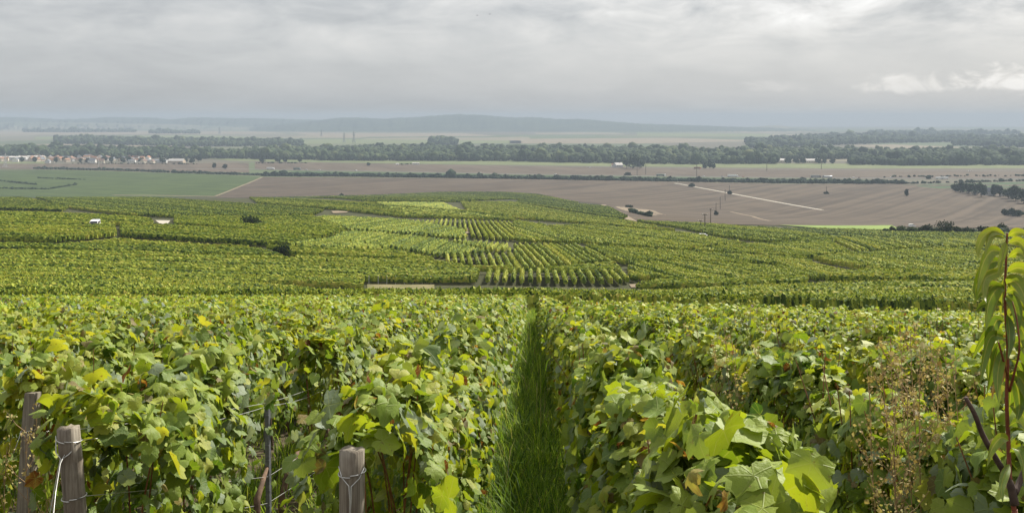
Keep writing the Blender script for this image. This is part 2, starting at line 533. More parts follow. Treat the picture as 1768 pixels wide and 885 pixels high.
for k, (pix, mm) in enumerate([
    ([(-100, 262), (120, 246), (330, 250), (300, 262)], m_tan), ([(60, 236), (330, 233), (470, 238), (300, 243), (60, 241)], m_meadow),
    ([(-200, 228), (200, 226), (450, 227), (500, 231), (-200, 234)], m_tan), ([(420, 244), (560, 240), (900, 243), (900, 247.5), (440, 249)], m_meadow),
    ([(500, 229), (800, 230), (860, 235), (560, 237)], m_tan), ([(880, 240), (1160, 238), (1330, 243), (1100, 248), (880, 248)], m_tan),
    ([(1100, 229), (1330, 231), (1330, 236), (1100, 235)], m_meadow), ([(1460, 251), (1540, 249.5), (1768, 258), (1768, 262), (1560, 258)], m_tan),
    ([(1545, 242.5), (1720, 243.5), (1720, 246), (1550, 244.5)], m_tan), ([(0, 221), (320, 220), (320, 223.5), (0, 224)], m_meadow),
    ([(330, 212), (560, 216), (560, 219), (330, 219)], m_tan)]):
    if min(p[1] for p in pix) > 219.5:
        sheet('far_field', pix, mm, 0.3, 12)

# ---- roads and tracks
strip('road', [ground(*p) for p in [(-60, 288.5), (200, 290), (440, 292.3), (620, 295.3), (890, 300.6), (1140, 304.4), (1330, 306.6), (1500, 307.6), (1768, 308.6), (1900, 309)]], 9, m_asphalt, 0.4)
strip('farm_road', [ground(*p) for p in [(880, 286.5), (1000, 288), (1330, 292.5), (1500, 294), (1800, 296)]], 7, m_asphalt, 0.4)
strip('chalk_road', [ground(*p) for p in [(1165, 316.5), (1200, 323), (1265, 335), (1340, 349), (1420, 363)]], 4.6, m_chalk, 0.4)
strip('chalk_track', [ground(*p) for p in [(195, 337.3), (290, 338), (372, 339.7)]], 7, m_dirt, 0.4)
strip('dirt_track', [ground(*p) for p in [(372, 339), (415, 322), (453, 306)]], 3.5, m_dirt, 0.4)
strip('field_track', [ground(*p) for p in [(1262, 366), (1300, 374), (1330, 382)]], 3.5, m_dirt, 0.4)
strip('field_track', [ground(*p) for p in [(1300, 388.6), (1470, 391), (1540, 391), (1768, 391)]], 3.5, m_tan, 0.45)
strip('field_track', [ground(*p) for p in [(60, 292.5), (250, 296.5), (455, 303.5), (900, 310), (1330, 317)]], 4.0, m_dirt, 0.4)


# ---- far hills
def hills(name, sil, D, depth, mat, rough=5.0, n=240):
    xs = np.linspace(sil[0][0], sil[-1][0], n)
    ys = np.interp(xs, [p[0] for p in sil], [p[1] for p in sil])
    kern = np.ones(5) / 5
    ys = np.convolve(np.pad(ys, 2, mode='edge'), kern, 'valid')
    prof = [(-1.0, 0.0), (-0.8, 0.06), (-0.6, 0.22), (-0.4, 0.50), (-0.2, 0.83), (0.0, 1.0), (0.3, 0.92), (0.7, 0.4), (1.0, 0.0)]
    V = []
    r = np.random.default_rng(int(D))
    for j, (u, h) in enumerate(prof):
        d = D + u * depth
        top = (HY - ys) / F * D - PLAIN
        z = PLAIN - 0.5 + (top + 0.5) * h
        jit = (r.random(n) - 0.5) * rough * (1.0 if 0 < h else 0)
        dd = d + r.normal(0, depth * 0.03, n)
        V.append(np.stack([(xs - CX) / F * d, dd if 0 < abs(u) < 1 else np.full(n, d), np.maximum(z + jit, PLAIN - 0.6)], 1))
    m = len(prof)
    V = np.concatenate(V)
    i0 = (np.arange(m - 1)[:, None] * n + np.arange(n - 1)[None, :]).ravel()
    o = mesh_np(name, V, np.stack([i0, i0 + 1, i0 + n + 1, i0 + n], 1), mat, smooth=True)
    tag(o, kind='structure')

m_hill = field_mat('hill_wood', (0.022, 0.035, 0.020), (0.045, 0.060, 0.028), None, 0.004)
m_hillf = field_mat('hill_field', (0.10, 0.12, 0.07), (0.19, 0.17, 0.11), None, 0.0016)
hills('hills', [(430, 221), (516, 212), (560, 206), (598, 202), (659, 205), (720, 202), (760, 199), (796, 197), (850, 200), (890, 203), (918, 202), (969, 206),
                (997, 205), (1033, 208), (1109, 214), (1198, 216.5), (1313, 221), (1420, 225)], 9000, 1500, m_hill, 7)
hills('hills', [(-60, 203), (0, 202), (48, 203), (102, 206), (153, 205), (186, 202), (267, 203), (280, 205), (300, 206), (328, 202.5), (450, 204.5), (560, 207), (700, 212), (800, 216)], 10500, 1400, m_hill, 7)
hills('hills', [(1180, 226), (1290, 221.5), (1318, 217.5), (1345, 216), (1374, 221), (1445, 223), (1547, 228), (1660, 231), (1768, 234), (1900, 236)], 10600, 1500, m_hillf, 5)
hills('hills', [(-100, 212), (30, 210.5), (160, 212), (230, 213.5), (330, 216), (480, 219)], 9800, 900, m_hillf, 4)


# ------------------------------------------------------------------ vine parcels on the slope below
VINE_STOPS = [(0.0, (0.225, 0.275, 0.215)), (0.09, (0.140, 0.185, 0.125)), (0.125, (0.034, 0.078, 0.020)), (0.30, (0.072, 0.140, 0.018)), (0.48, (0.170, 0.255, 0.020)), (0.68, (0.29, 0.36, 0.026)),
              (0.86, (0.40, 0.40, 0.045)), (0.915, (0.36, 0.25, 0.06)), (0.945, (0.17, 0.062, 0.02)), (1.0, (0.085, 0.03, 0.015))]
FAR_STOPS = [(0.0, (0.026, 0.045, 0.010)), (0.3, (0.070, 0.118, 0.016)), (0.55, (0.192, 0.250, 0.030)), (0.8, (0.35, 0.385, 0.050)), (1.0, (0.37, 0.34, 0.07))]
m_leaf = leaf_mat('vine_leaf', VINE_STOPS, 0.33, 0.55, 0.16, ((0.17, 0.22, 0.08), 0.4), 14.0)
m_leaf_near = leaf_mat('vine_leaf_near', VINE_STOPS, 0.33, 0.52, 0.18, ((0.17, 0.22, 0.08), 0.4), 22.0, veins=True)
m_vine_far = leaf_mat('vine_hedge', FAR_STOPS, 0.2, 0.7, 0.10, None, 0.05)
m_cane = simple_mat('vine_wood', (0.11, 0.07, 0.045), 0.85, 0.4, 20.0, 0.2)


def row_segments(poly, ang, spacing, inset=0.9):
    """parallel rows clipped to a ground polygon; ang = row direction, radians from +x"""
    P = np.array([(p[0], p[1]) for p in poly])
    ca, sa = math.cos(ang), math.sin(ang)
    U = P[:, 0] * ca + P[:, 1] * sa
    W = -P[:, 0] * sa + P[:, 1] * ca
    segs = []
    for wv in np.arange(W.min() + spacing * 0.8, W.max() - spacing * 0.3, spacing):
        xs = []
        for i in range(len(P)):
            j = (i + 1) % len(P)
            if (W[i] <= wv) != (W[j] <= wv):
                xs.append(U[i] + (wv - W[i]) / (W[j] - W[i]) * (U[j] - U[i]))
        xs.sort()
        for a, b2 in zip(xs[::2], xs[1::2]):
            a += inset; b2 -= inset
            if b2 - a > 2.0:
                segs.append(((a * ca - wv * sa, a * sa + wv * ca), (b2 * ca - wv * sa, b2 * sa + wv * ca)))
    return segs


def hedge(segs, step, H, W, jit, bias, spread, r):
    """leafy walls of vines along segments"""
    sec = np.array([(-0.80, 0.30), (-1.05, 0.62), (-0.62, 0.93), (0.0, 1.0), (0.62, 0.93), (1.05, 0.62), (0.80, 0.30)])
    k = len(sec)
    VV, FF, CC = [], [], []
    base = 0
    for (a, b2) in segs:
        a = np.array(a); b2 = np.array(b2)
        L = np.linalg.norm(b2 - a)
        n = max(3, int(L / step) + 1)
        tt = np.linspace(0, 1, n)
        c = a[None] + (b2 - a)[None] * tt[:, None]
        d = (b2 - a) / L
        s = np.array([-d[1], d[0]])
        ph = r.random() * 9
        rowh, rowc = 1 + r.normal(0, 0.08), r.normal(0, spread * 0.6)
        hh = H * rowh * (1 + 0.07 * np.sin(tt * L * 0.37 + ph) + r.normal(0, 0.06, n))
        ww = W * (1 + 0.12 * np.sin(tt * L * 0.6 + ph * 2) + r.normal(0, 0.13, n))
        ww[0] *= 0.8; ww[-1] *= 0.8
        off = sec[None, :, 0] * ww[:, None] + r.normal(0, jit, (n, k))
        zz = sec[None, :, 1] * hh[:, None] + r.normal(0, jit, (n, k))
        al = r.normal(0, jit * 0.9, (n, k))
        X = c[:, None, 0] + s[0] * off + d[0] * al
        Y = c[:, None, 1] + s[1] * off + d[1] * al
        Z = Zf(c[:, 0], c[:, 1])[:, None] + np.maximum(zz, 0.05)
        VV.append(np.stack([X, Y, Z], 2).reshape(-1, 3))
        q = (np.arange(n - 1)[:, None] * k + np.arange(k - 1)[None, :]).ravel() + base
        f = np.stack([q, q + k, q + k + 1, q + 1], 1)
        e0 = base + np.arange(k); e1 = base + (n - 1) * k + np.arange(k)
        ends = np.array([[e0[0], e0[1], e0[5], e0[6]], [e0[1], e0[2], e0[4], e0[5]], [e0[2], e0[3], e0[3 + 1], e0[4]][:4],
                         [e1[6], e1[5], e1[1], e1[0]], [e1[5], e1[4], e1[2], e1[1]]])
        ends = np.delete(ends, 2, 0)
        f = np.concatenate([f, ends])
        FF.append(f)
        CC.append(np.clip(bias + rowc + r.normal(0, spread, len(f)), 0.0, 1.0))
        base += n * k
    return np.concatenate(VV), np.concatenate(FF), np.concatenate(CC)


def quad_leaves(P, N, D, size, c):
    """folded four-cornered leaves (two triangles)"""
    B = np.cross(D, N)
    s = size[:, None]
    v0 = P - D * s * 0.15
    v1 = P + B * s * 0.5 + D * s * 0.4 - N * s * 0.16
    v2 = P + D * s * 0.95 - N * s * 0.10
    v3 = P - B * s * 0.5 + D * s * 0.4 - N * s * 0.16
    n = len(P)
    V = np.stack([v0, v1, v2, v3], 1).reshape(-1, 3)
    k = np.arange(n) * 4
    Fc = np.concatenate([np.stack([k, k + 1, k + 2], 1), np.stack([k, k + 2, k + 3], 1)])
    return V, Fc, np.concatenate([c, c])


def unit(a):
    return a / np.maximum(np.linalg.norm(a, axis=1, keepdims=True), 1e-9)


def row_leaf_field(cx_, cy_, cz_, dirv, H, W, n_per, r, bias, size, lo=0.25):
    """leaf positions round row stations; all arrays have one entry per leaf"""
    n = len(cx_)
    side = np.where(r.random(n) < 0.5, -1.0, 1.0)
    top = r.random(n) < 0.30
    h = lo + (1 - lo) * r.random(n) ** 0.85
    prof = np.interp(h, [0.0, 0.3, 0.6, 0.85, 1.0], [0.5, 0.85, 1.05, 0.85, 0.45])
    depth = 1.0 - 0.55 * r.random(n) ** 2.2
    off = side * W * prof * depth
    off = np.where(top, W * (r.random(n) * 2 - 1) * 0.8, off)
    h = np.where(top, 0.90 + 0.14 * r.random(n) ** 1.5 - 0.12 * np.abs(off / W) ** 2, h)
    s = np.stack([-dirv[:, 1], dirv[:, 0], np.zeros(n)], 1)
    P = np.stack([cx_, cy_, cz_ + h * H], 1) + s * off[:, None]
    N = s * (np.where(top, off / W * 0.6, side * 1.0))[:, None]
    N[:, 2] += np.where(top, 1.0, 0.45)
    N = unit(N + r.normal(0, 0.48, (n, 3)))
    D = s * side[:, None] * 0.5 + np.array([0, 0, -0.9])[None] + r.normal(0, 0.45, (n, 3))
    D = unit(D - N * np.sum(D * N, 1, keepdims=True))
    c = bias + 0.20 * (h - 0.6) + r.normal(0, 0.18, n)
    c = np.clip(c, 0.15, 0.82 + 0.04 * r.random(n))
    grey = r.random(n) < np.where(top, 0.03, 0.16)
    c = np.where(grey, 0.07 * r.random(n), c)
    brown = r.random(n) < 0.095
    c = np.where(brown, 0.92 + 0.08 * r.random(n), c)
    sz = size * np.exp(r.normal(0, 0.22, n)) * np.where(brown, 0.7, 1.0)
    return P, N, D, sz, c


def in_pixels(poly):
    return [ground(*p) for p in poly]


def add_sprigs(V, Fc, C, segs, dist, H, W, bias, r, sprig=None):
    """loose leaf sprigs standing off the hedge walls"""
    per, size = (30, 0.17) if dist < 150 else (26, 0.165) if dist < 260 else (11, 0.28)
    if sprig:
        per, size = sprig
    A, Bv = np.array([s[0] for s in segs]), np.array([s[1] for s in segs])
    L = np.linalg.norm(Bv - A, axis=1)
    idx = np.repeat(np.arange(len(segs)), np.maximum(1, (L * per).astype(int)))
    t = r.random(len(idx))
    c = A[idx] + (Bv - A)[idx] * t[:, None]
    dv = ((Bv - A) / L[:, None])[idx]
    rh, rc = 1 + r.normal(0, 0.08, len(segs)), r.normal(0, 0.13, len(segs))
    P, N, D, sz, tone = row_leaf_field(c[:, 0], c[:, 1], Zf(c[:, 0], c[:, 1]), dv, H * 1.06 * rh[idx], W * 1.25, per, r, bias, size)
    tone = np.clip(tone + rc[idx], 0, 1)
    V2, F2, C2 = quad_leaves(P, N, D, sz, tone)
    return np.concatenate([V, V2]), [Fc, F2 + len(V)], np.concatenate([C, C2])


def parcel(label, pix, rows, spacing=1.15, bias=0.52, step=None, inset=0.4, H=1.3, W=0.26, spread=0.22, jit=None, singles=None, sprig=None):
    """rows: 'e' follows the first edge of the outline, else an angle in degrees off the view direction"""
    G = in_pixels(pix)
    if rows == 'e':
        e = G[1] - G[0]
        ang = math.atan2(e.y, e.x)
    else:
        ang = R(90 - rows)
    dist = sum(p.y for p in G) / len(G)
    if step is None:
        step = min(max(dist * 0.0019, 0.3), 1.8)
    if jit is None:
        jit = 0.045 if dist < 300 else 0.08
    r = np.random.default_rng(abs(hash(tuple(pix))) % 100000)
    segs = row_segments([(p.x, p.y) for p in G], ang, spacing, inset)
    if singles:
        segs.sort(key=lambda s: (s[0][0] / s[0][1]) if s[0][1] < s[1][1] else (s[1][0] / s[1][1]))
        for i, s in enumerate(segs):
            V, Fc, C = hedge([s], step, H, W, jit, bias, spread, r)
            V, Fs, C = add_sprigs(V, Fc, C, [s], dist, H, W, bias, r)
            o = mesh_np('vine_row', V, Fs, m_vine_far, c=C)
            tag(o, f"{ordinal(i)} vine row counting from the left in the {singles}", 'vine row', f"vine rows of the {singles}")
        return
    V, Fc, C = hedge(segs, step, H, W, jit, bias, spread, r)
    Fs = [Fc]
    if dist < 420:
        V, Fs, C = add_sprigs(V, Fc, C, segs, dist, H, W, bias, r, sprig)
    o = mesh_np('vineyard', V, Fs, m_vine_far, c=C)
    tag(o, label, 'vineyard', 'vine parcels on the slope', 'stuff')


# outlines given by the photo pixels of the parcel corners on the ground
parcel('front rows of the leafy vine parcel just past the end of the grass path', [(-120, 546), (1060, 546), (1900, 551), (1900, 541), (1060, 537), (-120, 537)], 'e', 1.2, 0.52, 0.16, H=1.48, jit=0.05, sprig=(75, 0.125))
parcel('leafy vine parcel just past the foreground rows, rows running across', [(-120, 536.5), (1060, 536.5), (1900, 540), (1900, 508), (1320, 509), (1150, 518), (800, 520), (756, 527), (628, 527), (560, 517), (440, 502), (-120, 484)], 'e', 1.2, 0.54, 0.22, H=1.4, sprig=(40, 0.15))
parcel('speckled green vine parcel under the long dark hedge line', [(-120, 481), (514, 499), (516, 455), (-120, 441)], 'e', 1.2, 0.54)
parcel('vine parcel with reddish tips below the dark hedge line', [(-120, 438), (495, 452), (450, 437), (338, 430), (204, 422), (94, 431), (-120, 426)], 'e', 1.2, 0.56)
parcel('vine parcel around the dark round bush', [(505, 499), (632, 502), (634, 491), (828, 491), (832, 473), (768, 462), (567, 452), (506, 450)], 'e', 1.2, 0.53)
parcel('vine strip above the dark round bush', [(455, 432), (690, 441), (758, 458), (567, 449), (500, 445)], 'e', 1.2, 0.55)
parcel('vine parcel around the parked white van', [(-120, 417), (94, 422), (204, 411), (200, 393), (-120, 388)], 'e', 1.25, 0.60)
parcel('vine parcel below the pale concrete pad', [(206, 412), (338, 420), (500, 429), (560, 418), (404, 402), (290, 396), (205, 394)], 'e', 1.25, 0.53)
parcel('vine parcel beyond the parked white van', [(-120, 386), (150, 390), (268, 393), (262, 383), (120, 374), (-120, 368)], 'e', 1.3, 0.54)
parcel('vine parcel beyond the pale concrete pad', [(300, 391), (404, 399), (560, 415), (600, 402), (540, 377), (300, 379)], 'e', 1.3, 0.52)
parcel('dull green vine parcel at the brow of the slope', [(-120, 361), (107, 367), (120, 360), (38, 343), (-120, 344)], 'e', 1.5, 0.48)
parcel('long dull vine parcel along the brow above the pale pad', [(130, 363), (218, 374), (296, 377), (540, 374), (560, 365), (440, 355), (250, 343), (60, 343)], 'e', 1.5, 0.50)
parcel('vine strip along the brow under the ploughed field', [(445, 353), (572, 363), (700, 377), (890, 383), (880, 374), (640, 352), (430, 343)], 'e', 1.6, 0.58)
parcel('dark vine strip on the rounded spur', [(450, 341.5), (640, 350), (800, 350), (760, 338), (650, 337.5)], 'e', 2.0, 0.46)
parcel('vine parcel on top of the rounded spur', [(660, 337), (800, 349), (880, 345), (1000, 351), (930, 336), (870, 332.5), (760, 332.5)], 'e', 2.0, 0.42)
parcel('bright vine parcel beside the tan farm track', [(700, 374), (870, 381), (800, 368), (766, 352), (650, 352)], 8, 1.6, 0.62)
parcel('bright vine parcel on the far side of the tan farm track', [(808, 367), (880, 379), (1020, 389), (1170, 402), (1080, 383), (965, 366), (885, 350.5), (795, 350.5)], 'e', 1.6, 0.57)
parcel('dark vine parcel reaching the brown field', [(890, 351), (980, 365), (1075, 380), (1084, 376), (1052, 358), (1010, 354), (900, 345)], 'e', 1.8, 0.42)
parcel('vine parcel above the row-patterned block', [(600, 401), (730, 411), (806, 416), (800, 402), (700, 384), (560, 377), (545, 380)], 5, 1.3, 0.47, W=0.30)
parcel('small vine wedge above the dark round bush', [(500, 430), (562, 420), (692, 437), (560, 435)], 20, 1.2, 0.55)
parcel('small vine wedge before the saw-toothed parcel', [(1342, 426), (1440, 428), (1448, 414), (1424, 411)], 'e', 1.6, 0.5)
parcel('vine parcel above the long hedge beside the pale track', [(560, 420), (690, 436), (760, 448), (850, 442), (760, 420), (610, 405)], 4, 1.25, 0.47, W=0.30)
parcel('', [(770, 421), (874, 428), (884, 442), (780, 444), (850, 441)][:3] + [(886, 441), (855, 440)], 4, 1.25, 0.56)
parcel('', [(708, 386), (806, 402), (812, 414), (886, 420), (884, 388), (780, 383)], -3, 1.6, 0.56, singles='upper fan-shaped block', W=0.30)
parcel('', [(886, 384), (940, 392), (967, 411), (1010, 425), (890, 421)], -7, 1.5, 0.57, singles='small block beside the tan ramp', W=0.30)
parcel('', [(758, 459), (896, 474), (1062, 459), (1000, 431), (888, 428), (888, 446), (762, 449)], -4, 1.35, 0.57, singles='combed block in the dip', W=0.30)
parcel('', [(826, 491), (1084, 495), (1082, 478), (830, 474)], 1, 1.35, 0.58, singles='short trellised block below the combed block', W=0.28)
parcel('vine strip between the combed and the trellised block', [(780, 471), (826, 472), (1078, 476), (1070, 463), (900, 477)][:3] + [(1064, 462), (900, 476)], 'e', 1.2, 0.60)
parcel('', [(1086, 488), (1180, 492), (1400, 490), (1330, 468), (1180, 461), (1084, 462)], -9, 1.35, 0.56, singles='slanting block below the tan dirt patch', W=0.28)
parcel('vine parcel with slanting rows under the long track', [(1066, 460), (1180, 459), (1400, 467), (1390, 454), (1180, 442), (1010, 430), (1030, 441)], -11, 1.3, 0.55)
parcel('vine parcel beside the brown field below the poles', [(972, 411), (1020, 427), (1180, 438), (1290, 427), (1190, 408), (1020, 392), (945, 394)], -13, 1.4, 0.55)
parcel('bluish green vine parcel beside the poles', [(1098, 384), (1180, 397), (1238, 411), (1340, 424), (1420, 410), (1330, 397), (1220, 389)], 'e', 1.8, 0.46)
parcel('dark green vine band below the bright meadow', [(1334, 397.5), (1424, 410.5), (1448, 413), (1900, 421), (1900, 405), (1560, 401), (1440, 397.5)], 'e', 2.0, 0.42)
parcel('vine parcel with a saw-toothed upper edge', [(1190, 439), (1400, 452), (1470, 442), (1440, 428), (1300, 427)], -7, 1.5, 0.56)
parcel('long vine parcel left of the dark slanting line', [(1408, 466), (1498, 487), (1400, 489), (1330, 468)][:3] + [(1340, 468), (1396, 457)], 'e', 1.25, 0.56)
parcel('vine parcel with striped rows near the sapling top', [(1400, 454), (1498, 473), (1690, 484), (1900, 486), (1900, 447), (1690, 434), (1475, 444)], 'e', 1.4, 0.57)
parcel('upper vine parcel behind the sapling top', [(1448, 426), (1476, 441), (1690, 431), (1900, 432), (1900, 423), (1442, 413)], 'e', 1.6, 0.55)
parcel('vine parcel below the dark slanting line', [(1420, 490), (1502, 490), (1700, 500), (1900, 500), (1900, 489), (1690, 487), (1500, 477)], 'e', 1.2, 0.55)
parcel('vine parcel below the slanting block', [(1090, 503), (1180, 502), (1400, 503), (1400, 492), (1180, 494), (1150, 494)], 'e', 1.2, 0.55)


# ------------------------------------------------------------------ trees, woods and hedgerows of the plain
TREE_STOPS = [(0.0, (0.014, 0.026, 0.014)), (0.25, (0.030, 0.050, 0.022)), (0.6, (0.062, 0.088, 0.036)), (1.0, (0.11, 0.125, 0.05))]
m_tree = leaf_mat('tree_foliage', TREE_STOPS, 0.10, 0.85, 0.05, None, 0.25)
m_bark = simple_mat('bark', (0.09, 0.07, 0.055), 0.9, 0.3, 6.0, 0.1)

_t = (1 + 5 ** 0.5) / 2
ICO_V = unit(np.array([(-1, _t, 0), (1, _t, 0), (-1, -_t, 0), (1, -_t, 0), (0, -1, _t), (0, 1, _t), (0, -1, -_t), (0, 1, -_t), (_t, 0, -1), (_t, 0, 1), (-_t, 0, -1), (-_t, 0, 1)], float))
ICO_F = np.array([(0, 11, 5), (0, 5, 1), (0, 1, 7), (0, 7, 10), (0, 10, 11), (1, 5, 9), (5, 11, 4), (11, 10, 2), (10, 7, 6), (7, 1, 8),
                  (3, 9, 4), (3, 4, 2), (3, 2, 6), (3, 6, 8), (3, 8, 9), (4, 9, 5), (2, 4, 11), (6, 2, 10), (8, 6, 7), (9, 8, 1)])
def _sub(V, Fc):
    V = list(map(tuple, V)); cache = {}; out = []
    def mid(a, b):
        k = (min(a, b), max(a, b))
        if k not in cache:
            m = (np.array(V[a]) + np.array(V[b])) / 2
            V.append(tuple(m / np.linalg.norm(m))); cache[k] = len(V) - 1
        return cache[k]
    for a, b, c in Fc:
        x, y, z = mid(a, b), mid(b, c), mid(c, a)
        out += [(a, x, z), (b, y, x), (c, z, y), (x, y, z)]
    return np.array(V), np.array(out)
ICO2_V, ICO2_F = _sub(ICO_V, ICO_F)


def clump_cloud(pos, rad, bias, r, fine=True):
    """many uneven crowns in one mesh: pos (n,3) crown centres, rad (n,3)"""
    TV, TF = (ICO2_V, ICO2_F) if fine else (ICO_V, ICO_F)
    n, k = len(pos), len(TV)
    d = 1 + r.normal(0, 0.17 if fine else 0.22, (n, k, 1))
    V = pos[:, None] + TV[None] * d * rad[:, None]
    Fc = (TF[None] + (np.arange(n) * k)[:, None, None]).reshape(-1, 3)
    c = np.repeat(bias, len(TF)) + r.normal(0, 0.14, n * len(TF))
    return V.reshape(-1, 3), Fc, np.clip(c, 0, 1)


def leaf_crown(center, rx, rz, nlobes, nleaf, leaf, r, flat=0.0, bias=0.42, cone=False):
    """crown of leaf clumps gathered on lobes; returns V, F, tone"""
    Ps, Ns, cs = [], [], []
    per = max(4, nleaf // nlobes)
    for i in range(nlobes):
        u = r.normal(0, 1, 3); u /= np.linalg.norm(u)
        rr = r.random() ** 0.5 * 0.62
        h = u[2] * rr
        tp = 1.0 if not cone else max(0.15, 0.62 - 0.75 * h)
        lc = np.array([u[0] * rr * rx * tp, u[1] * rr * rx * tp, h * rz])
        lr = (0.32 + 0.24 * r.random()) * (1.0 if not cone else 0.8)
        q = unit(r.normal(0, 1, (per, 3)))
        rad = (0.55 + 0.5 * r.random((per, 1)) ** 0.7)
        Ps.append(lc + q * rad * np.array([rx * lr * tp, rx * lr * tp, rz * lr * 1.05]))
        Ns.append(unit(q + r.normal(0, 0.45, (per, 3))))
        cs.append(np.full(per, bias + r.normal(0, 0.10)) + r.normal(0, 0.12, per))
    P = np.concatenate(Ps) + np.array(center); N = np.concatenate(Ns); c = np.clip(np.concatenate(cs), 0, 1)
    D = unit(np.cross(N, unit(r.normal(0, 1, N.shape))))
    return quad_leaves(P, N, D, leaf * np.exp(r.normal(0, 0.3, len(P))), c)


_tr = np.random.default_rng(5)
def tree(px, d, height, width, label, name='tree', group=None, cone=False, trunk=True, bias=0.40, pos=None, lo=0.18):
    p = pos if pos is not None else at(px, d)
    o = empty(name, p)
    tag(o, label, 'bush' if name == 'bush' else 'tree', group)
    r = _tr
    leaf = max(height * 0.085, d * 0.0011)
    th = height * lo
    rz = (height - th) / 2
    V, Fc, c = leaf_crown((0, 0, th + rz), width / 2 * 1.15, rz * 1.12, 11, 700 if d < 1500 else 420, leaf, r, bias=bias, cone=cone)
    V[:, 2] = np.maximum(V[:, 2], 0.02)
    mesh_np('crown', V, Fc, m_tree, o, c=c)
    if trunk:
        b = MB()
        rt = max(0.12, height * 0.022)
        b.tube([(0, 0, -0.3), (0.05 * rt, 0, th), (0.3, 0.1, th + rz * 0.9), (0.2, 0.2, th + rz * 1.5)], [rt * 1.4, rt, rt * 0.6, rt * 0.2], 6)
        for k in range(3):
            a = k * 2.1 + r.random()
            b.tube([(0, 0, th + 0.1 * rz), (math.cos(a) * width * 0.16, math.sin(a) * width * 0.16, th + rz * 0.7), (math.cos(a) * width * 0.3, math.sin(a) * width * 0.3, th + rz * 1.2)], [rt * 0.5, rt * 0.35, rt * 0.12], 5)
        b.build('trunk', m_bark, o, smooth=True)
    return o


def wood(name, label, outline, density, h, r, bias, fine=True, cat='wood', spread=0.20):
    """a far-off wood: uneven crowns filling a ground outline"""
    P = np.array([(p[0], p[1]) for p in outline])
    x0, y0 = P.min(0); x1, y1 = P.max(0)
    n = int((x1 - x0) * (y1 - y0) * density)
    q = np.stack([x0 + (x1 - x0) * r.random(n), y0 + (y1 - y0) * r.random(n)], 1)
    inside = np.zeros(n, bool)
    for i in range(len(P)):
        a, b2 = P[i], P[(i + 1) % len(P)]
        cnd = (a[1] > q[:, 1]) != (b2[1] > q[:, 1])
        inside ^= cnd & (q[:, 0] < (b2[0] - a[0]) * (q[:, 1] - a[1]) / (b2[1] - a[1] + 1e-9) + a[0])
    q = q[inside]
    n = len(q)
    big = np.exp(r.normal(0, 0.25, n)) * (1 + 0.18 * np.sin(q[:, 0] * 0.013) * np.sin(q[:, 1] * 0.017 + 1))
    hh = h * big
    rad = np.stack([hh * 0.44 * (0.75 + 0.5 * r.random(n)), hh * 0.44 * (0.75 + 0.5 * r.random(n)), hh * 0.46], 1)
    pos = np.stack([q[:, 0], q[:, 1], PLAIN + hh * 0.54], 1)
    b = np.clip(bias + r.normal(0, spread, n) + 0.12 * np.sin(q[:, 0] * 0.006 + 2) * np.sin(q[:, 1] * 0.004), 0, 1)
    V, Fc, c = clump_cloud(pos, rad, b, r, fine)
    o = mesh_np(name, V, Fc, m_tree, c=c, smooth=True)
    tag(o, label, cat, None, 'stuff')


def band(pts, d0s, d1s):
    """outline on the plain from columns with front and back distances"""
    fr = [((x - CX) / F * d, d) for x, d in zip(pts, d0s)]
    bk = [((x - CX) / F * d, d) for x, d in zip(pts, d1s)]
    return fr + bk[::-1]


def dist_row(y, h=0.0):
    """distance on the plain of a photo row; h lifts the point"""
    return -(PLAIN + h) * F / (y - HY)

fr = np.random.default_rng(77)
wood('wood', 'long wooded belt across the middle of the plain', band([560, 700, 890, 1000, 1180, 1340], [dist_row(277.5), dist_row(278), dist_row(278.5), dist_row(281.5), dist_row(284), dist_row(283)], [3050, 3150, 3050, 3000, 2850, 2750]), 0.010, 12.5, fr, 0.42)
wood('wood', 'wooded belt behind the two roadside trees east of the village', band([310, 430, 560], [dist_row(274), dist_row(274.5), dist_row(277)], [2700, 2780, 2950]), 0.010, 12.5, fr, 0.40)
wood('wood', 'woods close behind the village', band([-160, 0, 120, 200, 320], [2600, 2560, 2480, 2450, 2480], [3050, 3100, 3000, 2950, 2900]), 0.008, 12.5, fr, 0.36)
wood('wood', 'bluish wood beyond the village', band([95, 200, 300, 420, 520], [3900, 3700, 3500, 3500, 3500], [4700, 4600, 4300, 4200, 4000]), 0.006, 14, fr, 0.34, False)
wood('wood', 'dark tree belt at the far edge of the pale meadow', band([1466, 1560, 1768, 1960], [dist_row(284.5), dist_row(286), dist_row(285), dist_row(284)], [2290, 2290, 2330, 2350]), 0.013, 12.5, fr, 0.20)
wood('wood', 'paler tree belt behind the dark belt and the barns', band([1340, 1450, 1600, 1768, 1960], [2420, 2420, 2450, 2450, 2450], [2900, 2800, 2720, 2750, 2750]), 0.010, 12.5, fr, 0.48)
wood('wood', 'blue hazy wood stretching over the far plain', band([1290, 1400, 1500, 1640, 1700], [3300, 3500, 3900, 4150, 4400], [4200, 5200, 5400, 5000, 4700]), 0.0042, 15, fr, 0.25, False)
wood('wood', 'blue hazy wood near the end of the far plain', band([1645, 1768, 1960], [3600, 3350, 3350], [4600, 4800, 4800]), 0.0045, 15, fr, 0.25, False)
wood('wood', 'thin hazy wood strip before the far hills', band([1500, 1620, 1760], [6000, 6000, 6200], [6700, 6600, 6600]), 0.0022, 17, fr, 0.25, False)
wood('wood', 'thin dark wood strip below the far hills on the village side', band([40, 120, 235], [7200, 7100, 7200], [7600, 7600, 7500]), 0.0020, 17, fr, 0.25, False)
wood('wood', 'small hazy copse behind the pale fields', band([258, 300, 345], [6500, 6400, 6500], [6900, 6900, 6800]), 0.0020, 17, fr, 0.25, False)
wood('wood', 'small round copse standing on the far plain', band([745, 768, 790], [3700, 3650, 3700], [3850, 3900, 3850]), 0.006, 20, fr, 0.35)
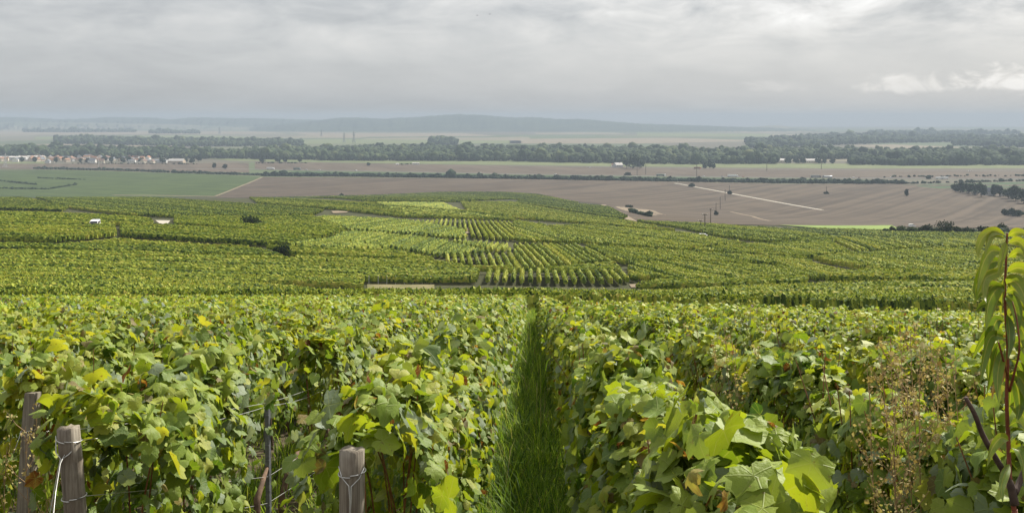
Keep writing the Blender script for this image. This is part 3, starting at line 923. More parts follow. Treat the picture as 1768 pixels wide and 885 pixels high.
# hedgerow along the railway line and smaller scrub lines
def hedgerow(label, pts, h, wdt, dens, bias, name='hedgerow'):
    G = [ground(*p) for p in pts]
    pos, rad = [], []
    for a, b2 in zip(G[:-1], G[1:]):
        L = (b2 - a).length
        for _ in range(int(L * dens)):
            t_ = fr.random()
            q = a.lerp(b2, t_)
            hh = h * math.exp(fr.normal(0, 0.25))
            y = q.y + fr.normal(0, wdt)
            pos.append((q.x, y, zf(q.x, y) + hh * 0.45))
            rad.append((hh * 0.8, hh * 0.8, hh * 0.6))
    pos, rad = np.array(pos), np.array(rad)
    V, Fc, c = clump_cloud(pos, rad, np.full(len(pos), bias) + fr.normal(0, 0.08, len(pos)), fr, False)
    o = mesh_np(name, V, Fc, m_tree, c=c)
    tag(o, label, 'hedge', None, 'stuff')
hedgerow('long dark hedgerow between the ploughed field and the green strip', [(455, 303.5), (620, 304.5), (890, 308.6), (1130, 312.6), (1330, 315.4), (1560, 317)], 4.2, 5.0, 1.5, 0.03)
hedgerow('low dark hedge along the near edge of the brown field by the village', [(60, 291.5), (200, 294.5), (330, 299), (455, 303)], 2.8, 4, 1.0, 0.04)
hedgerow('ragged hedge running on from the long hedgerow past the trailers', [(1560, 317), (1620, 316), (1690, 314), (1768, 312.5), (1900, 312)], 2.6, 3, 0.35, 0.10)
hedgerow('dark scrub line behind the two white trailers', [(1520, 306), (1600, 305), (1660, 304.5), (1768, 304), (1900, 304)], 2.4, 8, 0.22, 0.10)
hedgerow('dark hedge line in the near corner of the green field', [(-60, 311), (0, 312.5), (64, 319)], 1.6, 1.5, 0.8, 0.08)
hedgerow('dark hedge line in the middle of the green field', [(64, 307.5), (148, 310.5)], 1.5, 1.5, 0.8, 0.08)
hedgerow('bent dark hedge line low in the green field', [(-40, 325), (84, 327), (132, 319)], 1.6, 1.5, 0.8, 0.08)
hedgerow('low dark hedge below the village houses', [(120, 282.5), (220, 283), (340, 283.5)], 2.0, 4, 0.25, 0.08)
hedgerow('low dark hedge under the four roadside trees', [(440, 282), (480, 282), (535, 282)], 2.2, 4, 0.30, 0.08)
hedgerow('dark hedge in front of the round tree by the parcel edge', [(1540, 401.5), (1640, 404.5), (1740, 405.5), (1800, 406)], 2.0, 1.2, 0.7, 0.10)
hedgerow('dark scrub strip on the dirt patch by the dirt track', [(1090, 367), (1110, 372), (1124, 375)], 1.8, 2, 0.5, 0.15)

# single trees
g4 = 'round trees lined up at the edge of the pale meadow'
for px, hgt, wd, lab in [(453, 15, 13, 'broad dark round tree at the village end of the row of four'), (479, 12, 11, 'small round tree, second in the row of four by the meadow'),
                         (493, 13, 9, 'slender round tree, third in the row of four by the meadow'), (517, 14, 11, 'round tree ending the row of four, apart from the others')]:
    tree(px, dist_row(281.5), hgt, wd, lab, group=g4, bias=0.15)
tree(370, dist_row(290), 9, 8, 'small tree on the brown field, one of a pair below the village', bias=0.15)
tree(389, dist_row(292), 9, 9, 'rounder small tree on the brown field beside a smaller one', bias=0.15)
tree(636, dist_row(286), 5.5, 5, 'lone dark bush on the upper brown field', 'bush', trunk=False, bias=0.1, lo=0.0)
for px, y, hgt, wd, lab in [(1082, 290, 22, 20, 'dark tree at the village side of the big farm clump'), (1093, 291, 26, 22, 'tallest dark tree of the big farm clump'),
                            (1105, 291, 16, 18, 'lower dark tree at the outer side of the big farm clump'), (1098, 288, 27, 22, 'dark tree at the back of the big farm clump')]:
    tree(px, dist_row(y), hgt, wd, lab, group='dark trees of the farm clump', bias=0.15, lo=0.08)
for px, hgt, wd, lab in [(1216, 9, 8, 'first small tree of the trio on the brown plain beside the pole'), (1225, 10, 8, 'middle small tree of the trio on the brown plain'), (1232, 9, 10, 'outer small tree of the trio on the brown plain')]:
    tree(px, dist_row(291), hgt, wd, lab, group='trio of small trees on the brown plain', bias=0.15)
tree(1083, dist_row(303), 6, 9, 'round dark bush beside the road behind the tanker lorry', 'bush', trunk=False, bias=0.12, lo=0.0)
for px, hgt, wd, lab in [(1361, 12, 14, 'round tree between the two long barns'), (1375, 13, 13, 'broad tree beside the second long barn'), (1386, 13, 14, 'broad twin tree touching the second long barn'),
                         (1413, 11, 11, 'round tree at the far end of the second long barn'), (1424, 12, 12, 'round tree past the second long barn'), (1437, 11, 12, 'first tree of the dark belt past the barns'), (1322, 10, 10, 'small round tree before the first long barn'), (1310, 10, 12, 'dark tree beside the white farm building')]:
    tree(px, dist_row(282.5), hgt, wd, lab, group='trees round the long barns', bias=0.15, lo=0.06)
tree(1565, dist_row(339.5), 8.5, 5.5, 'dark cone-shaped tree alone on the ploughed field', 'conifer_tree', cone=True, bias=0.02, lo=0.05)
for i, (px, y, hgt, wd) in enumerate([(1650, 331, 11, 12), (1660, 333, 14, 13), (1672, 335, 15, 15), (1684, 338, 16, 15), (1694, 341, 17, 13)]):
    tree(px, dist_row(y), hgt, wd, ['lowest outer tree', 'second tree', 'broad middle tree', 'fourth tree', 'tallest end tree'][i] + ' of the dense dark clump beside the grey roofed house', group='dense dark trees beside the house', bias=0.03, lo=0.03)
for i, (px, y, hgt, wd) in enumerate([(1716, 339, 14, 9), (1726, 340, 15, 10)]):
    tree(px, dist_row(y), hgt, wd, ['narrow dark tree just past the house with the grey roof', 'narrow dark tree second past the house with the grey roof'][i], group='narrow trees by the house', bias=0.08, lo=0.05)
for i, (px, y, hgt, wd) in enumerate([(1741, 344, 14, 14), (1754, 348, 18, 17), (1770, 352, 18, 19)]):
    tree(px, dist_row(y), hgt, wd, ['smaller first tree', 'big second tree', 'big third tree'][i] + ' of the dark clump at the edge of the photo', group='dark trees at the plain edge', bias=0.05, lo=0.03)
for i, (px, y, hgt, wd) in enumerate([(1737, 374, 6, 8), (1747, 376, 7, 9), (1760, 377, 6, 10), (1775, 378, 6, 10)]):
    tree(px, dist_row(y), hgt, wd, ORD[i] + ' bush of the dark bush row on the ploughed field', 'bush', 'bushes on the ploughed field', trunk=False, bias=0.10, lo=0.0)
for px, yb, hpx, wpx, lab in [(1530, 403, 8, 15, 'small low bush at the outer end of the tree line by the bright meadow'), (1541, 403, 12, 9, 'small pointed bush in the tree line by the bright meadow'), (1556, 403, 15, 26, 'pale green bushy tree under the white field van'), (1575, 404, 13, 26, 'low pale bush below the white field van'),
                            (1598, 404, 17, 24, 'mid green tree beside the big round tree'), (1631, 405, 24, 42, 'big dark round tree in the line below the ploughed field'), (1653, 405, 14, 16, 'small dark bush leaning on the big round tree'),
                            (1672, 405, 12, 25, 'low bush in the gap past the big round tree'), (1699, 405, 15, 24, 'dark bush before the tree behind the sapling'), (1715, 405, 15, 20, 'second dark bush before the tree behind the sapling'), (1731, 405, 21, 20, 'dark upright tree behind the sapling tip')]:
    p = ground(px, yb)
    k_ = p.y / F
    tree(px, p.y, hpx * k_ * 1.05, wpx * k_, lab, 'bush' if hpx < 15 else 'tree', 'trees and bushes below the ploughed field', bias=0.40 if 'pale' in lab else 0.10, lo=0.02, trunk=hpx >= 15, pos=p)
tree(435, 330, 3.8, 5.2, 'round green bush standing among the vines beyond the pale pad', 'bush', trunk=True, bias=0.25, lo=0.05, pos=ground(434, 394))
tree(446, 330, 2.0, 3.6, 'low dark bush touching the round green bush', 'bush', trunk=False, bias=0.10, lo=0.0, pos=ground(449, 393))
tree(490, 200, 2.8, 4.4, 'dark spreading bush in the middle of the vines', 'bush', trunk=True, bias=0.0, lo=0.0, pos=ground(489, 443))
for px, y, lab in [(1243, 350, 'second'), (1196, 324, 'first')]:
    pass
for px, y, h_, w_, lab in [(1195, 322.5, 3.2, 8, 'low dark bush beside the upper end of the chalk road'), (1259, 335.5, 4.0, 5.5, 'dark bush at the foot of the pole by the chalk road'), (1236, 371.5, 3.8, 2.6, 'small dark bush round the foot of a leaning pole'),
                           (1427, 335, 2.2, 5, 'small dark bush under the lone pole on the ploughed field'), (1085, 358.5, 2.2, 8, 'dark bush on the dirt patch by the dirt track'), (590, 338, 1.6, 3.5, 'tiny dark bush at the lower edge of the ploughed field')]:
    p = ground(px, y)
    tree(px, p.y, h_, w_, lab, 'bush', trunk=False, bias=0.05, lo=0.0, pos=p)


# ------------------------------------------------------------------ village, barns, farm
PAL_W = {'white': (0.70, 0.68, 0.64), 'cream': (0.62, 0.55, 0.43), 'pale grey': (0.5, 0.5, 0.49), 'buff': (0.50, 0.41, 0.31)}
PAL_R = {'orange tiled': (0.33, 0.17, 0.10), 'brown tiled': (0.20, 0.13, 0.10), 'grey slate': (0.16, 0.17, 0.19), 'pale sheet': (0.50, 0.48, 0.45), 'rusty': (0.28, 0.16, 0.10)}
MW = {k: simple_mat('wall_' + k.replace(' ', '_'), v, 0.9, 0.08, 0.3, 0.2) for k, v in PAL_W.items()}
MR = {k: simple_mat('roof_' + k.replace(' ', '_'), v, 0.85, 0.2, 0.6, 0.2) for k, v in PAL_R.items()}
m_glass = simple_mat('window_glass', (0.03, 0.035, 0.04), 0.12, 0.2, 1.0, 0.6)
m_white = simple_mat('white_paint', (0.82, 0.82, 0.80), 0.35, 0.04, 1.0, 0.5)
m_dark = simple_mat('dark_rubber', (0.02, 0.02, 0.022), 0.8, 0.2, 3.0, 0.2)
m_tyre = m_dark


def house(p, L, Wd, H, RH, rz, wall, roof, label, cat='house', name='house', chim=True, group=None, nwin=3):
    o = empty(name, p, rz)
    tag(o, label, cat, group)
    a, b2 = L / 2, Wd / 2
    bd = MB()
    vs = [(-a, -b2, -0.4), (a, -b2, -0.4), (a, b2, -0.4), (-a, b2, -0.4), (-a, -b2, H), (a, -b2, H), (a, b2, H), (-a, b2, H), (-a, 0, H + RH), (a, 0, H + RH)]
    bd.add(vs, [(0, 1, 5, 4), (2, 3, 7, 6), (1, 2, 6, 9, 5), (3, 0, 4, 8, 7), (0, 3, 2, 1)])
    bd.build('wall', MW[wall], o)
    rf = MB()
    e = 0.4; sl = RH / b2
    for s in (-1, 1):
        y1 = s * (b2 + e); z1 = H - sl * e
        top = [(-a - e, 0, H + RH + 0.22), (a + e, 0, H + RH + 0.22), (a + e, y1, z1 + 0.22), (-a - e, y1, z1 + 0.22)]
        bot = [(x, y, z - 0.2) for x, y, z in top]
        rf.add(top + bot, [(0, 1, 2, 3), (7, 6, 5, 4), (0, 4, 5, 1), (2, 6, 7, 3), (1, 5, 6, 2), (3, 7, 4, 0)])
    ro = rf.build('roof', MR[roof], o)
    if chim:
        MB().box(a * 0.5 - 0.4, -0.35, H + RH - 0.6, a * 0.5 + 0.4, 0.35, H + RH + 1.3).build('chimney', MR['brown tiled'], ro)
    for s in (-1, 1):
        for k in range(nwin):
            x = -a + L * (k + 0.5) / nwin
            MB().box(x - 0.55, s * b2 - 0.05, H * 0.5 - 0.7, x + 0.55, s * b2 + 0.05, H * 0.5 + 0.7).build('window', m_glass, o)
    return o

vr = random.Random(3)
vil = []
for px in [-22, 4, 18, 30, 42, 50, 62, 72, 82, 90, 104, 114, 124, 134, 146, 158, 166, 174, 186, 196, 206, 216, 228, 238, 248, 262]:
    vil.append((px + vr.uniform(-3, 3), 280.5 + vr.uniform(-4.5, 1.5) - (1.5 if px < 60 else 0)))
for k in range(44):
    vil.append((vr.uniform(-14, 262), vr.uniform(273.5, 278.5)))
vil.sort()
wk, rk = list(PAL_W), list(PAL_R)
for i, (px, y) in enumerate(vil):
    wl = vr.choice(['white', 'white', 'cream', 'cream', 'buff', 'pale grey']); rf_ = vr.choice(['orange tiled', 'brown tiled', 'brown tiled', 'grey slate', 'rusty'])
    house(at(px, dist_row(y)), vr.uniform(10, 16), vr.uniform(8, 10), vr.uniform(4.0, 6.2), vr.uniform(2.8, 4.0), R(vr.choice([0, 90, 15, -20, 70, 100])),
          wl, rf_, f"{wl} village house with {rf_} roof, {ordinal(i)} from the left in the village", group='village houses')
house(at(20, dist_row(276)), 70, 16, 6, 2.5, R(2), 'pale grey', 'pale sheet', 'long pale hall at the near end of the village', 'hall', 'hall', False, nwin=10)
house(at(55, dist_row(275)), 60, 15, 6, 2.5, R(-2), 'cream', 'pale sheet', 'long cream hall behind the first village houses', 'hall', 'hall', False, nwin=10)
house(at(228, dist_row(281)), 15, 9, 5.5, 1.0, R(4), 'white', 'grey slate', 'white boxy house with flat roof at the village front', nwin=4, chim=False)
house(at(268, dist_row(281)), 50, 14, 5, 2.0, R(3), 'pale grey', 'grey slate', 'long grey shed at the eastern end of the village', 'shed', 'shed', False, nwin=6)
house(at(305, dist_row(281.5)), 34, 14, 5, 4.0, R(-8), 'buff', 'pale sheet', 'buff barn with pale roof ending the village', 'barn', 'barn', False, nwin=3)
# house trees of the village
for i, px in enumerate([38, 60, 96, 112, 140, 152, 180, 192, 212, 222, 244, 280, 292, 320, 332, 343]):
    tree(px, dist_row(279.5 + (i % 3)), 9 + 5 * _tr.random(), 9 + 4 * _tr.random(), f"garden tree among the village houses, {ordinal(i)} from the left", group='garden trees of the village', bias=0.18, lo=0.1)
house(at(1300, dist_row(279)), 22, 12, 5.5, 2.5, R(5), 'white', 'pale sheet', 'white farm building beside the long barns', 'barn', 'barn', False, nwin=4)
house(at(1340, dist_row(281)), 48, 15, 5.5, 3.5, R(3), 'cream', 'pale sheet', 'long cream barn left of the round trees', 'barn', 'barn', False, nwin=8)
house(at(1398, dist_row(281.5)), 40, 15, 5.5, 3.5, R(2), 'cream', 'pale sheet', 'long cream barn between groups of round trees', 'barn', 'barn', False, nwin=8)
house(at(1742, dist_row(284)), 40, 15, 4.5, 3, R(-3), 'white', 'pale sheet', 'low white barn before the dark tree belt', 'barn', 'barn', False, nwin=5)
house(at(1067, dist_row(289)), 16, 12, 5, 4, R(30), 'pale grey', 'pale sheet', 'pale roofed farmhouse beside the dark farm clump', chim=True)
house(at(1060, dist_row(288)), 9, 7, 4, 2.5, R(-10), 'white', 'rusty', 'small rusty roofed shed beside the farmhouse', 'shed', 'shed', False, nwin=2)
house(at(1706, dist_row(338)), 16, 9, 5, 4.2, R(-35), 'pale grey', 'grey slate', 'house with a grey slate roof among dark trees', chim=True)
house(at(1733, dist_row(339)), 8, 6, 4, 2.5, R(20), 'white', 'grey slate', 'small white outbuilding between the narrow dark trees', 'shed', 'shed', False, nwin=2)
house(at(718, dist_row(284.5)), 14, 4, 3.6, 0.7, R(4), 'white', 'pale sheet', 'white site cabin on the upper brown field', 'cabin', 'cabin', False, nwin=4)
house(at(686, dist_row(284.8)), 6, 4, 2.5, 0.8, R(10), 'white', 'pale sheet', 'small white hut beside a hedge on the upper brown field', 'hut', 'hut', False, nwin=1)
hedgerow('low hedge between the white hut and the white cabin', [(692, 284.5), (712, 283.5)], 2.0, 2, 0.4, 0.1)


# ------------------------------------------------------------------ vehicles
def wheel(parent, x, y, r_, w_=0.22):
    b = MB().tube([(x, y - w_ / 2, r_), (x, y + w_ / 2, r_)], r_, 12)
    o = b.build('wheel', m_tyre, parent)
    MB().tube([(x, y - w_ / 2 - 0.01, r_), (x, y + w_ / 2 + 0.01, r_)], r_ * 0.55, 10).build('rim', m_rim, o)
m_rim = simple_mat('wheel_rim', (0.45, 0.45, 0.45), 0.4, 0.1, 2.0, 0.5, 0.7)
PAINT = {k: simple_mat('paint_' + k, v, 0.3, 0.05, 1.0, 0.5) for k, v in {'white': (0.80, 0.80, 0.79), 'grey': (0.25, 0.26, 0.27), 'dark': (0.05, 0.055, 0.065), 'orange': (0.55, 0.20, 0.06),
         'green': (0.12, 0.17, 0.14), 'silver': (0.55, 0.56, 0.57), 'brown': (0.24, 0.12, 0.08), 'red': (0.35, 0.05, 0.04)}.items()}
m_lamp = simple_mat('lamp_glass', (0.6, 0.6, 0.58), 0.1, 0.05, 2.0, 0.6)


def prism(side, w_, inset=0.0):
    """a vehicle shell: side outline (x,z) extruded over the width"""
    b = MB()
    n = len(side)
    zs = [p[1] for p in side]; zm = max(zs)
    L_ = [(x, -w_ / 2 + inset * max(0, (z - zm * 0.55) / zm), z) for x, z in side]
    R_ = [(x, w_ / 2 - inset * max(0, (z - zm * 0.55) / zm), z) for x, z in side]
    b.add(L_ + R_, [tuple(range(n))[::-1], tuple(range(n, 2 * n))] + [(i, (i + 1) % n, n + (i + 1) % n, n + i) for i in range(n)])
    return b


def car(p, rz, paint, label, group='cars on the far road'):
    o = empty('car', p, rz); tag(o, label, 'car', group)
    prism([(-2.05, 0.35), (2.0, 0.35), (2.1, 0.7), (1.2, 0.92), (0.55, 1.42), (-1.2, 1.45), (-1.95, 0.98), (-2.1, 0.7)], 1.75, 0.35).build('body', PAINT[paint], o, bevel=0.04)
    b = prism([(0.98, 0.98), (0.5, 1.36), (-1.15, 1.38), (-1.65, 1.0)], 1.70, 0.2); b.build('window', m_glass, o)
    for x in (-1.3, 1.3):
        for y in (-0.78, 0.78):
            wheel(o, x, y, 0.32)
    for y in (-0.6, 0.6):
        MB().box(2.0, y - 0.18, 0.62, 2.1, y + 0.18, 0.78).build('headlight', m_lamp, o)
    return o


def lorry(p, rz, cab, load, label, tank=False, L=13.0, cab_on=True):
    o = empty('lorry', p, rz); tag(o, label, 'lorry', 'lorries on the far road')
    if cab_on:
        c = prism([(L / 2 + 0.4, 0.5), (L / 2 + 2.6, 0.5), (L / 2 + 2.65, 1.8), (L / 2 + 2.3, 3.4), (L / 2 + 0.4, 3.5)], 2.5).build('cab', PAINT[cab], o, bevel=0.06)
        MB().add([(L / 2 + 2.66, -1.1, 1.9), (L / 2 + 2.66, 1.1, 1.9), (L / 2 + 2.36, 1.1, 3.1), (L / 2 + 2.36, -1.1, 3.1), (L / 2 + 2.5, -1.1, 1.9), (L / 2 + 2.5, 1.1, 1.9), (L / 2 + 2.2, 1.1, 3.1), (L / 2 + 2.2, -1.1, 3.1)],
                 [(0, 1, 2, 3), (7, 6, 5, 4), (0, 4, 5, 1), (1, 5, 6, 2), (2, 6, 7, 3), (3, 7, 4, 0)]).build('windscreen', m_glass, c)
        for y in (-1.05, 1.05):
            wheel(o, L / 2 + 1.6, y, 0.5, 0.3)
    if tank:
        MB().tube([(-L / 2, 0, 2.2), (-L / 2 + 0.4, 0, 2.2), (L / 2 - 0.4, 0, 2.2), (L / 2, 0, 2.2)], [0.8, 1.2, 1.2, 0.8], 16).build('tank', PAINT[load], o, smooth=True)
    else:
        MB().box(-L / 2, -1.25, 1.05, L / 2, 1.25, 3.9).build('trailer', PAINT[load], o, bevel=0.05)
    MB().box(-L / 2, -1.0, 0.75, L / 2 + (1.2 if cab_on else 0), 1.0, 1.03).build('chassis', PAINT['dark'], o)
    for x in (-L / 2 + 1.2, -L / 2 + 2.5, L / 2 - 1.5):
        for y in (-1.05, 1.05):
            wheel(o, x, y, 0.5, 0.3)
    return o

_rp = [(-60, 288.5), (200, 290), (440, 292.3), (620, 295.3), (890, 300.6), (1140, 304.4), (1330, 306.6), (1500, 307.6), (1768, 308.6), (1900, 309)]
def on_road(px):
    y = float(np.interp(px, [q[0] for q in _rp], [q[1] for q in _rp]))
    a, b2 = ground(px - 8, float(np.interp(px - 8, [q[0] for q in _rp], [q[1] for q in _rp]))), ground(px + 8, float(np.interp(px + 8, [q[0] for q in _rp], [q[1] for q in _rp])))
    p = ground(px, y); p.z = PLAIN + 0.42
    return p, math.atan2(b2.y - a.y, b2.x - a.x)
p, a = on_road(466); lorry(p, a, 'white', 'white', 'white box lorry on the road near the row of four trees')
p, a = on_road(512); lorry(p, a, 'grey', 'green', 'greenish grey lorry following the white box lorry', L=12)
p, a = on_road(552); car(p, a, 'white', 'white car ahead of the greenish lorry on the road')
p, a = on_road(529); car(p, a, 'silver', 'silver car between the greenish lorry and a white car')
p, a = on_road(615); car(p, a, 'white', 'white car alone on the road below the upper brown field')
p, a = on_road(829); car(p, a, 'white', 'white car alone at the middle of the long road')
p, a = on_road(959); car(p, a, 'white', 'white car on the road behind the green tanker lorry')
p, a = on_road(1140); lorry(p, a, 'white', 'green', 'green tanker lorry with a white cab on the road', tank=True, L=13)
p, a = on_road(1264); lorry(p, a, 'white', 'white', 'white articulated lorry beside an orange car', L=14)
p, a = on_road(1283); car(p, a, 'orange', 'orange car right behind the white articulated lorry')
p, a = on_road(1247); car(p, a, 'grey', 'grey car ahead of the white articulated lorry')
p, a = on_road(1215); car(p, a, 'silver', 'silver car between the pole and the grey car')
p, a = on_road(1407); lorry(p, a, 'dark', 'grey', 'dark grey lorry ahead of the white tanker', L=13)
p, a = on_road(1430); lorry(p, a + math.pi, 'grey', 'white', 'white tanker lorry behind the dark grey lorry', tank=True, L=13)
p, a = on_road(1474); car(p, a, 'white', 'white car ahead of a brown car on the road')
p, a = on_road(1483); car(p, a, 'brown', 'brown car just behind a white car on the road')
p, a = on_road(1539); car(p, a, 'white', 'white car before the scrub line by the white trailers')
for k, px in enumerate((1610, 1620)):
    p, a = on_road(px); p.y -= 25; p.z = PLAIN + 0.2
    tr = lorry(p, a, 'white', 'white', ['white parked trailer nearer the small tree by the road', 'white parked trailer at the outer side of the pair'][k], L=10, cab_on=False)
    tr['category'] = 'trailer'; tr['group'] = 'parked white trailers'
    tr.name = 'trailer'
tree(1603, dist_row(309), 6, 7, 'small dark tree beside the two parked trailers', bias=0.08)
p = ground(1203, 291.5); o = lorry(p, 0.1, 'orange', 'brown', 'reddish brown lorry crossing the field beside the tall pole', L=11)
p = ground(1674, 295.6); car(p, 0.05, 'white', 'white car on the farm road before the pale meadow')
p = ground(1019, 290.0); car(p, 0.05, 'white', 'white car on the farm road near the farm')


def van(p, rz, label, name='van'):
    o = empty(name, p, rz); tag(o, label, 'van')
    prism([(-2.5, 0.35), (2.45, 0.35), (2.55, 0.75), (2.3, 1.08), (1.35, 1.25), (0.75, 1.95), (0.4, 2.08), (-2.45, 2.08), (-2.55, 1.2)], 1.95, 0.28).build('body', m_white, o, bevel=0.05)
    # windscreen lies on the sloping nose
    a, b2 = Vector((1.34, 0, 1.28)), Vector((0.80, 0, 1.92)); n = Vector((0.64, 0, 0.54)).normalized() * 0.02
    q = [Vector((a.x, -0.82, a.z)), Vector((a.x, 0.82, a.z)), Vector((b2.x, 0.74, b2.z)), Vector((b2.x, -0.74, b2.z))]
    MB().add([v + n for v in q] + [v - n for v in q], [(0, 1, 2, 3), (7, 6, 5, 4), (0, 4, 5, 1), (1, 5, 6, 2), (2, 6, 7, 3), (3, 7, 4, 0)]).build('windscreen', m_glass, o)
    for s in (-1, 1):
        for x0, x1 in ((0.05, 1.0), (-1.1, -0.1), (-2.2, -1.25)):
            MB().add([(x0, s * 0.955, 1.3), (x1, s * 0.955, 1.3), (min(x1, 0.7), s * 0.90, 1.82), (x0, s * 0.90, 1.82), (x0, s * 0.9, 1.3), (x1, s * 0.9, 1.3), (min(x1, 0.7), s * 0.82, 1.82), (x0, s * 0.82, 1.82)],
                     [(0, 1, 2, 3), (7, 6, 5, 4), (0, 4, 5, 1), (1, 5, 6, 2), (2, 6, 7, 3), (3, 7, 4, 0)]).build('side_window', m_glass, o)
        MB().box(2.4, s * 0.7 - 0.16, 0.78, 2.52, s * 0.7 + 0.16, 1.0).build('headlight', m_lamp, o)
        MB().box(1.1, s * 1.05 - 0.12, 1.25, 1.25, s * 1.05 + 0.12, 1.5).build('wing_mirror', m_dark, o)
    MB().box(2.5, -0.9, 0.4, 2.6, 0.9, 0.62).build('bumper', m_dark, o)
    for x in (-1.6, 1.6):
        for y in (-0.85, 0.85):
            wheel(o, x, y, 0.34)
    return o
pv_ = ground(163, 395.5)
van(pv_, R(-78), 'white van parked among the vines, seen from the front')
van(ground(1575, 391.5), R(10), 'small white van behind the pale bushes on the field track')
p = ground(1215, 411.5); c_ = car(p, R(-5), 'white', 'white car half hidden among dark green vine parcels', None)


# ------------------------------------------------------------------ poles and pylons
m_pole = simple_mat('pole_wood', (0.10, 0.085, 0.07), 0.9, 0.25, 3.0, 0.1)
m_steel = simple_mat('galvanised_steel', (0.22, 0.23, 0.24), 0.6, 0.1, 2.0, 0.4, 0.4)
def pole(px, ytop, ybase, label, lean=0.0, arm=1.0, mat=None):
    p = ground(px, ybase)
    h = (ybase - ytop) / F * p.y
    o = empty('utility_pole', p); tag(o, label, 'utility pole', 'utility poles on the plain')
    r_ = max(0.16, 0.00022 * p.y)
    MB().tube([(0, 0, -0.5), (lean * h, 0, h)], [r_ * 1.3, r_], 8).build('shaft', mat or m_pole, o)
    x = lean * h
    MB().box(x - arm, -0.08, h - 0.5, x + arm, 0.08, h - 0.3).build('crossarm', mat or m_pole, o)
    for s in (-0.9, 0, 0.9):
        MB().tube([(x + s * arm, 0, h - 0.3), (x + s * arm, 0, h + 0.1)], 0.07, 6).build('insulator', m_white, o)
for i, (px, a, b2, ln, lab) in enumerate([
        (1203, 282, 307, 0, 'tall pole beside the reddish brown lorry'), (1227, 360, 385.5, 0, 'thick pole at the lower edge of the ploughed field'), (1236, 350, 371.5, 0.02, 'leaning pole with a small bush round its foot'),
        (1243.5, 340, 361.5, 0, 'pole alone on bare soil, third up from the vines'), (1252, 327, 347, 0, 'slim pole just below the chalk road'), (1259.5, 320, 335.5, 0, 'pole with a dark bush at its foot by the chalk road'),
        (1210, 380, 393, 0, 'short slim pole standing in the vines'), (1217, 369, 396, 0, 'tall slim pole standing in the vines beside a shorter one'), (1427, 322, 334.5, 0, 'lone thin pole over a small bush on the ploughed field'),
        (1324, 281, 295, 0, 'thin pole in front of the first long barn'), (1418, 276, 292, 0, 'thin pole in front of the second long barn'), (1100, 287, 303, 0, 'thin pole by the road behind the tanker lorry'),
        (1115, 284, 301, 0, 'thin pole further along the road behind the tanker lorry')]):
    pole(px, a, b2, lab, ln)
pole(170, 273, 288, 'pale pole in front of the village houses', 0, 1.2, MW['pale grey'])


def pylon(px, d, h, label, mat):
    p = at(px, d); o = empty('pylon', p); tag(o, label, 'pylon', 'pylons on the plain')
    b = MB(); wb = h * 0.12; th = max(0.12, d * 0.00008)
    cor = [(-1, -1), (1, -1), (1, 1), (-1, 1)]
    lv = [0, 0.25, 0.5, 0.72, 1.0]
    wd = [wb, wb * 0.7, wb * 0.42, wb * 0.26, wb * 0.1]
    for i in range(4):
        for k in range(4):
            c0, c1 = cor[k], cor[(k + 1) % 4]
            b.tube([(c0[0] * wd[i], c0[1] * wd[i], lv[i] * h), (c0[0] * wd[i + 1], c0[1] * wd[i + 1], lv[i + 1] * h)], th * 1.5, 4)
            b.tube([(c0[0] * wd[i], c0[1] * wd[i], lv[i] * h), (c1[0] * wd[i + 1], c1[1] * wd[i + 1], lv[i + 1] * h)], th * 0.8, 4)
            b.tube([(c1[0] * wd[i], c1[1] * wd[i], lv[i] * h), (c0[0] * wd[i + 1], c0[1] * wd[i + 1], lv[i + 1] * h)], th * 0.8, 4)
    b.build('lattice', mat, o)
    for z in (0.70, 0.84):
        a = h * 0.17
        MB().tube([(-a, 0, z * h), (0, 0, z * h + 0.8), (a, 0, z * h)], th * 1.6, 4).build('crossarm', mat, o)
pylon(9, dist_row(289), 28, 'pale lattice pylon at the near end of the village', MW['pale grey'])
pylon(594, 4050, 40, 'hazy pylon, shorter of the pair beyond the woods', m_steel)
pylon(611, 4050, 46, 'hazy pylon, taller of the pair beyond the woods', m_steel)
pylon(379, 6500, 44, 'faint pylon far beyond the village woods', m_steel)
pylon(555, 5600, 36, 'faint pylon standing before the far hills', m_steel)

# pale pads, tracks and bits on the slope
sheet('concrete_pad', [(268, 380.5), (294, 381), (288, 389), (281, 391.5)], m_chalk, 0.12, 8)
sheet('track', [(700, 441), (735, 446.5), (752, 451), (718, 449)], m_chalk, 0.12, 8)
m_strip = field_mat('dry_grass', (0.13, 0.125, 0.055), (0.22, 0.19, 0.10), None, 0.4)
sheet('dry_grass_strip', [(634, 491.5), (750, 491.5), (750, 500), (634, 500)], m_strip, 0.10, 10)
sheet('concrete_pad', [(909, 389.5), (924, 389.5), (922, 394), (912, 394)], m_chalk, 0.25, 6)
sheet('dirt_patch', [(1086, 491.5), (1150, 489.5), (1148, 495), (1090, 497)], m_dirt, 0.12, 8)
sheet('dirt_patch', [(800, 394), (817, 394), (812, 404), (800, 404)], m_dirt, 0.25, 6)
sheet('dirt_patch', [(572, 365), (605, 364), (598, 368), (575, 369)], m_dirt, 0.3, 6)
sheet('dirt_patch', [(1062, 357), (1096, 356.5), (1130, 364), (1150, 372), (1120, 373), (1086, 366)], m_dirt, 0.3, 16)
strip('dirt_track', [ground(*p) for p in [(1042, 354), (1068, 367), (1092, 383)]], 4.5, m_dirt, 0.5)
strip('dirt_track', [ground(*p) for p in [(762, 350), (776, 356), (800, 369), (830, 380)]], 3.6, m_dirt, 0.35)
strip('dirt_track', [ground(*p) for p in [(938, 398), (950, 404), (964, 412)]], 3.0, m_dirt, 0.3)


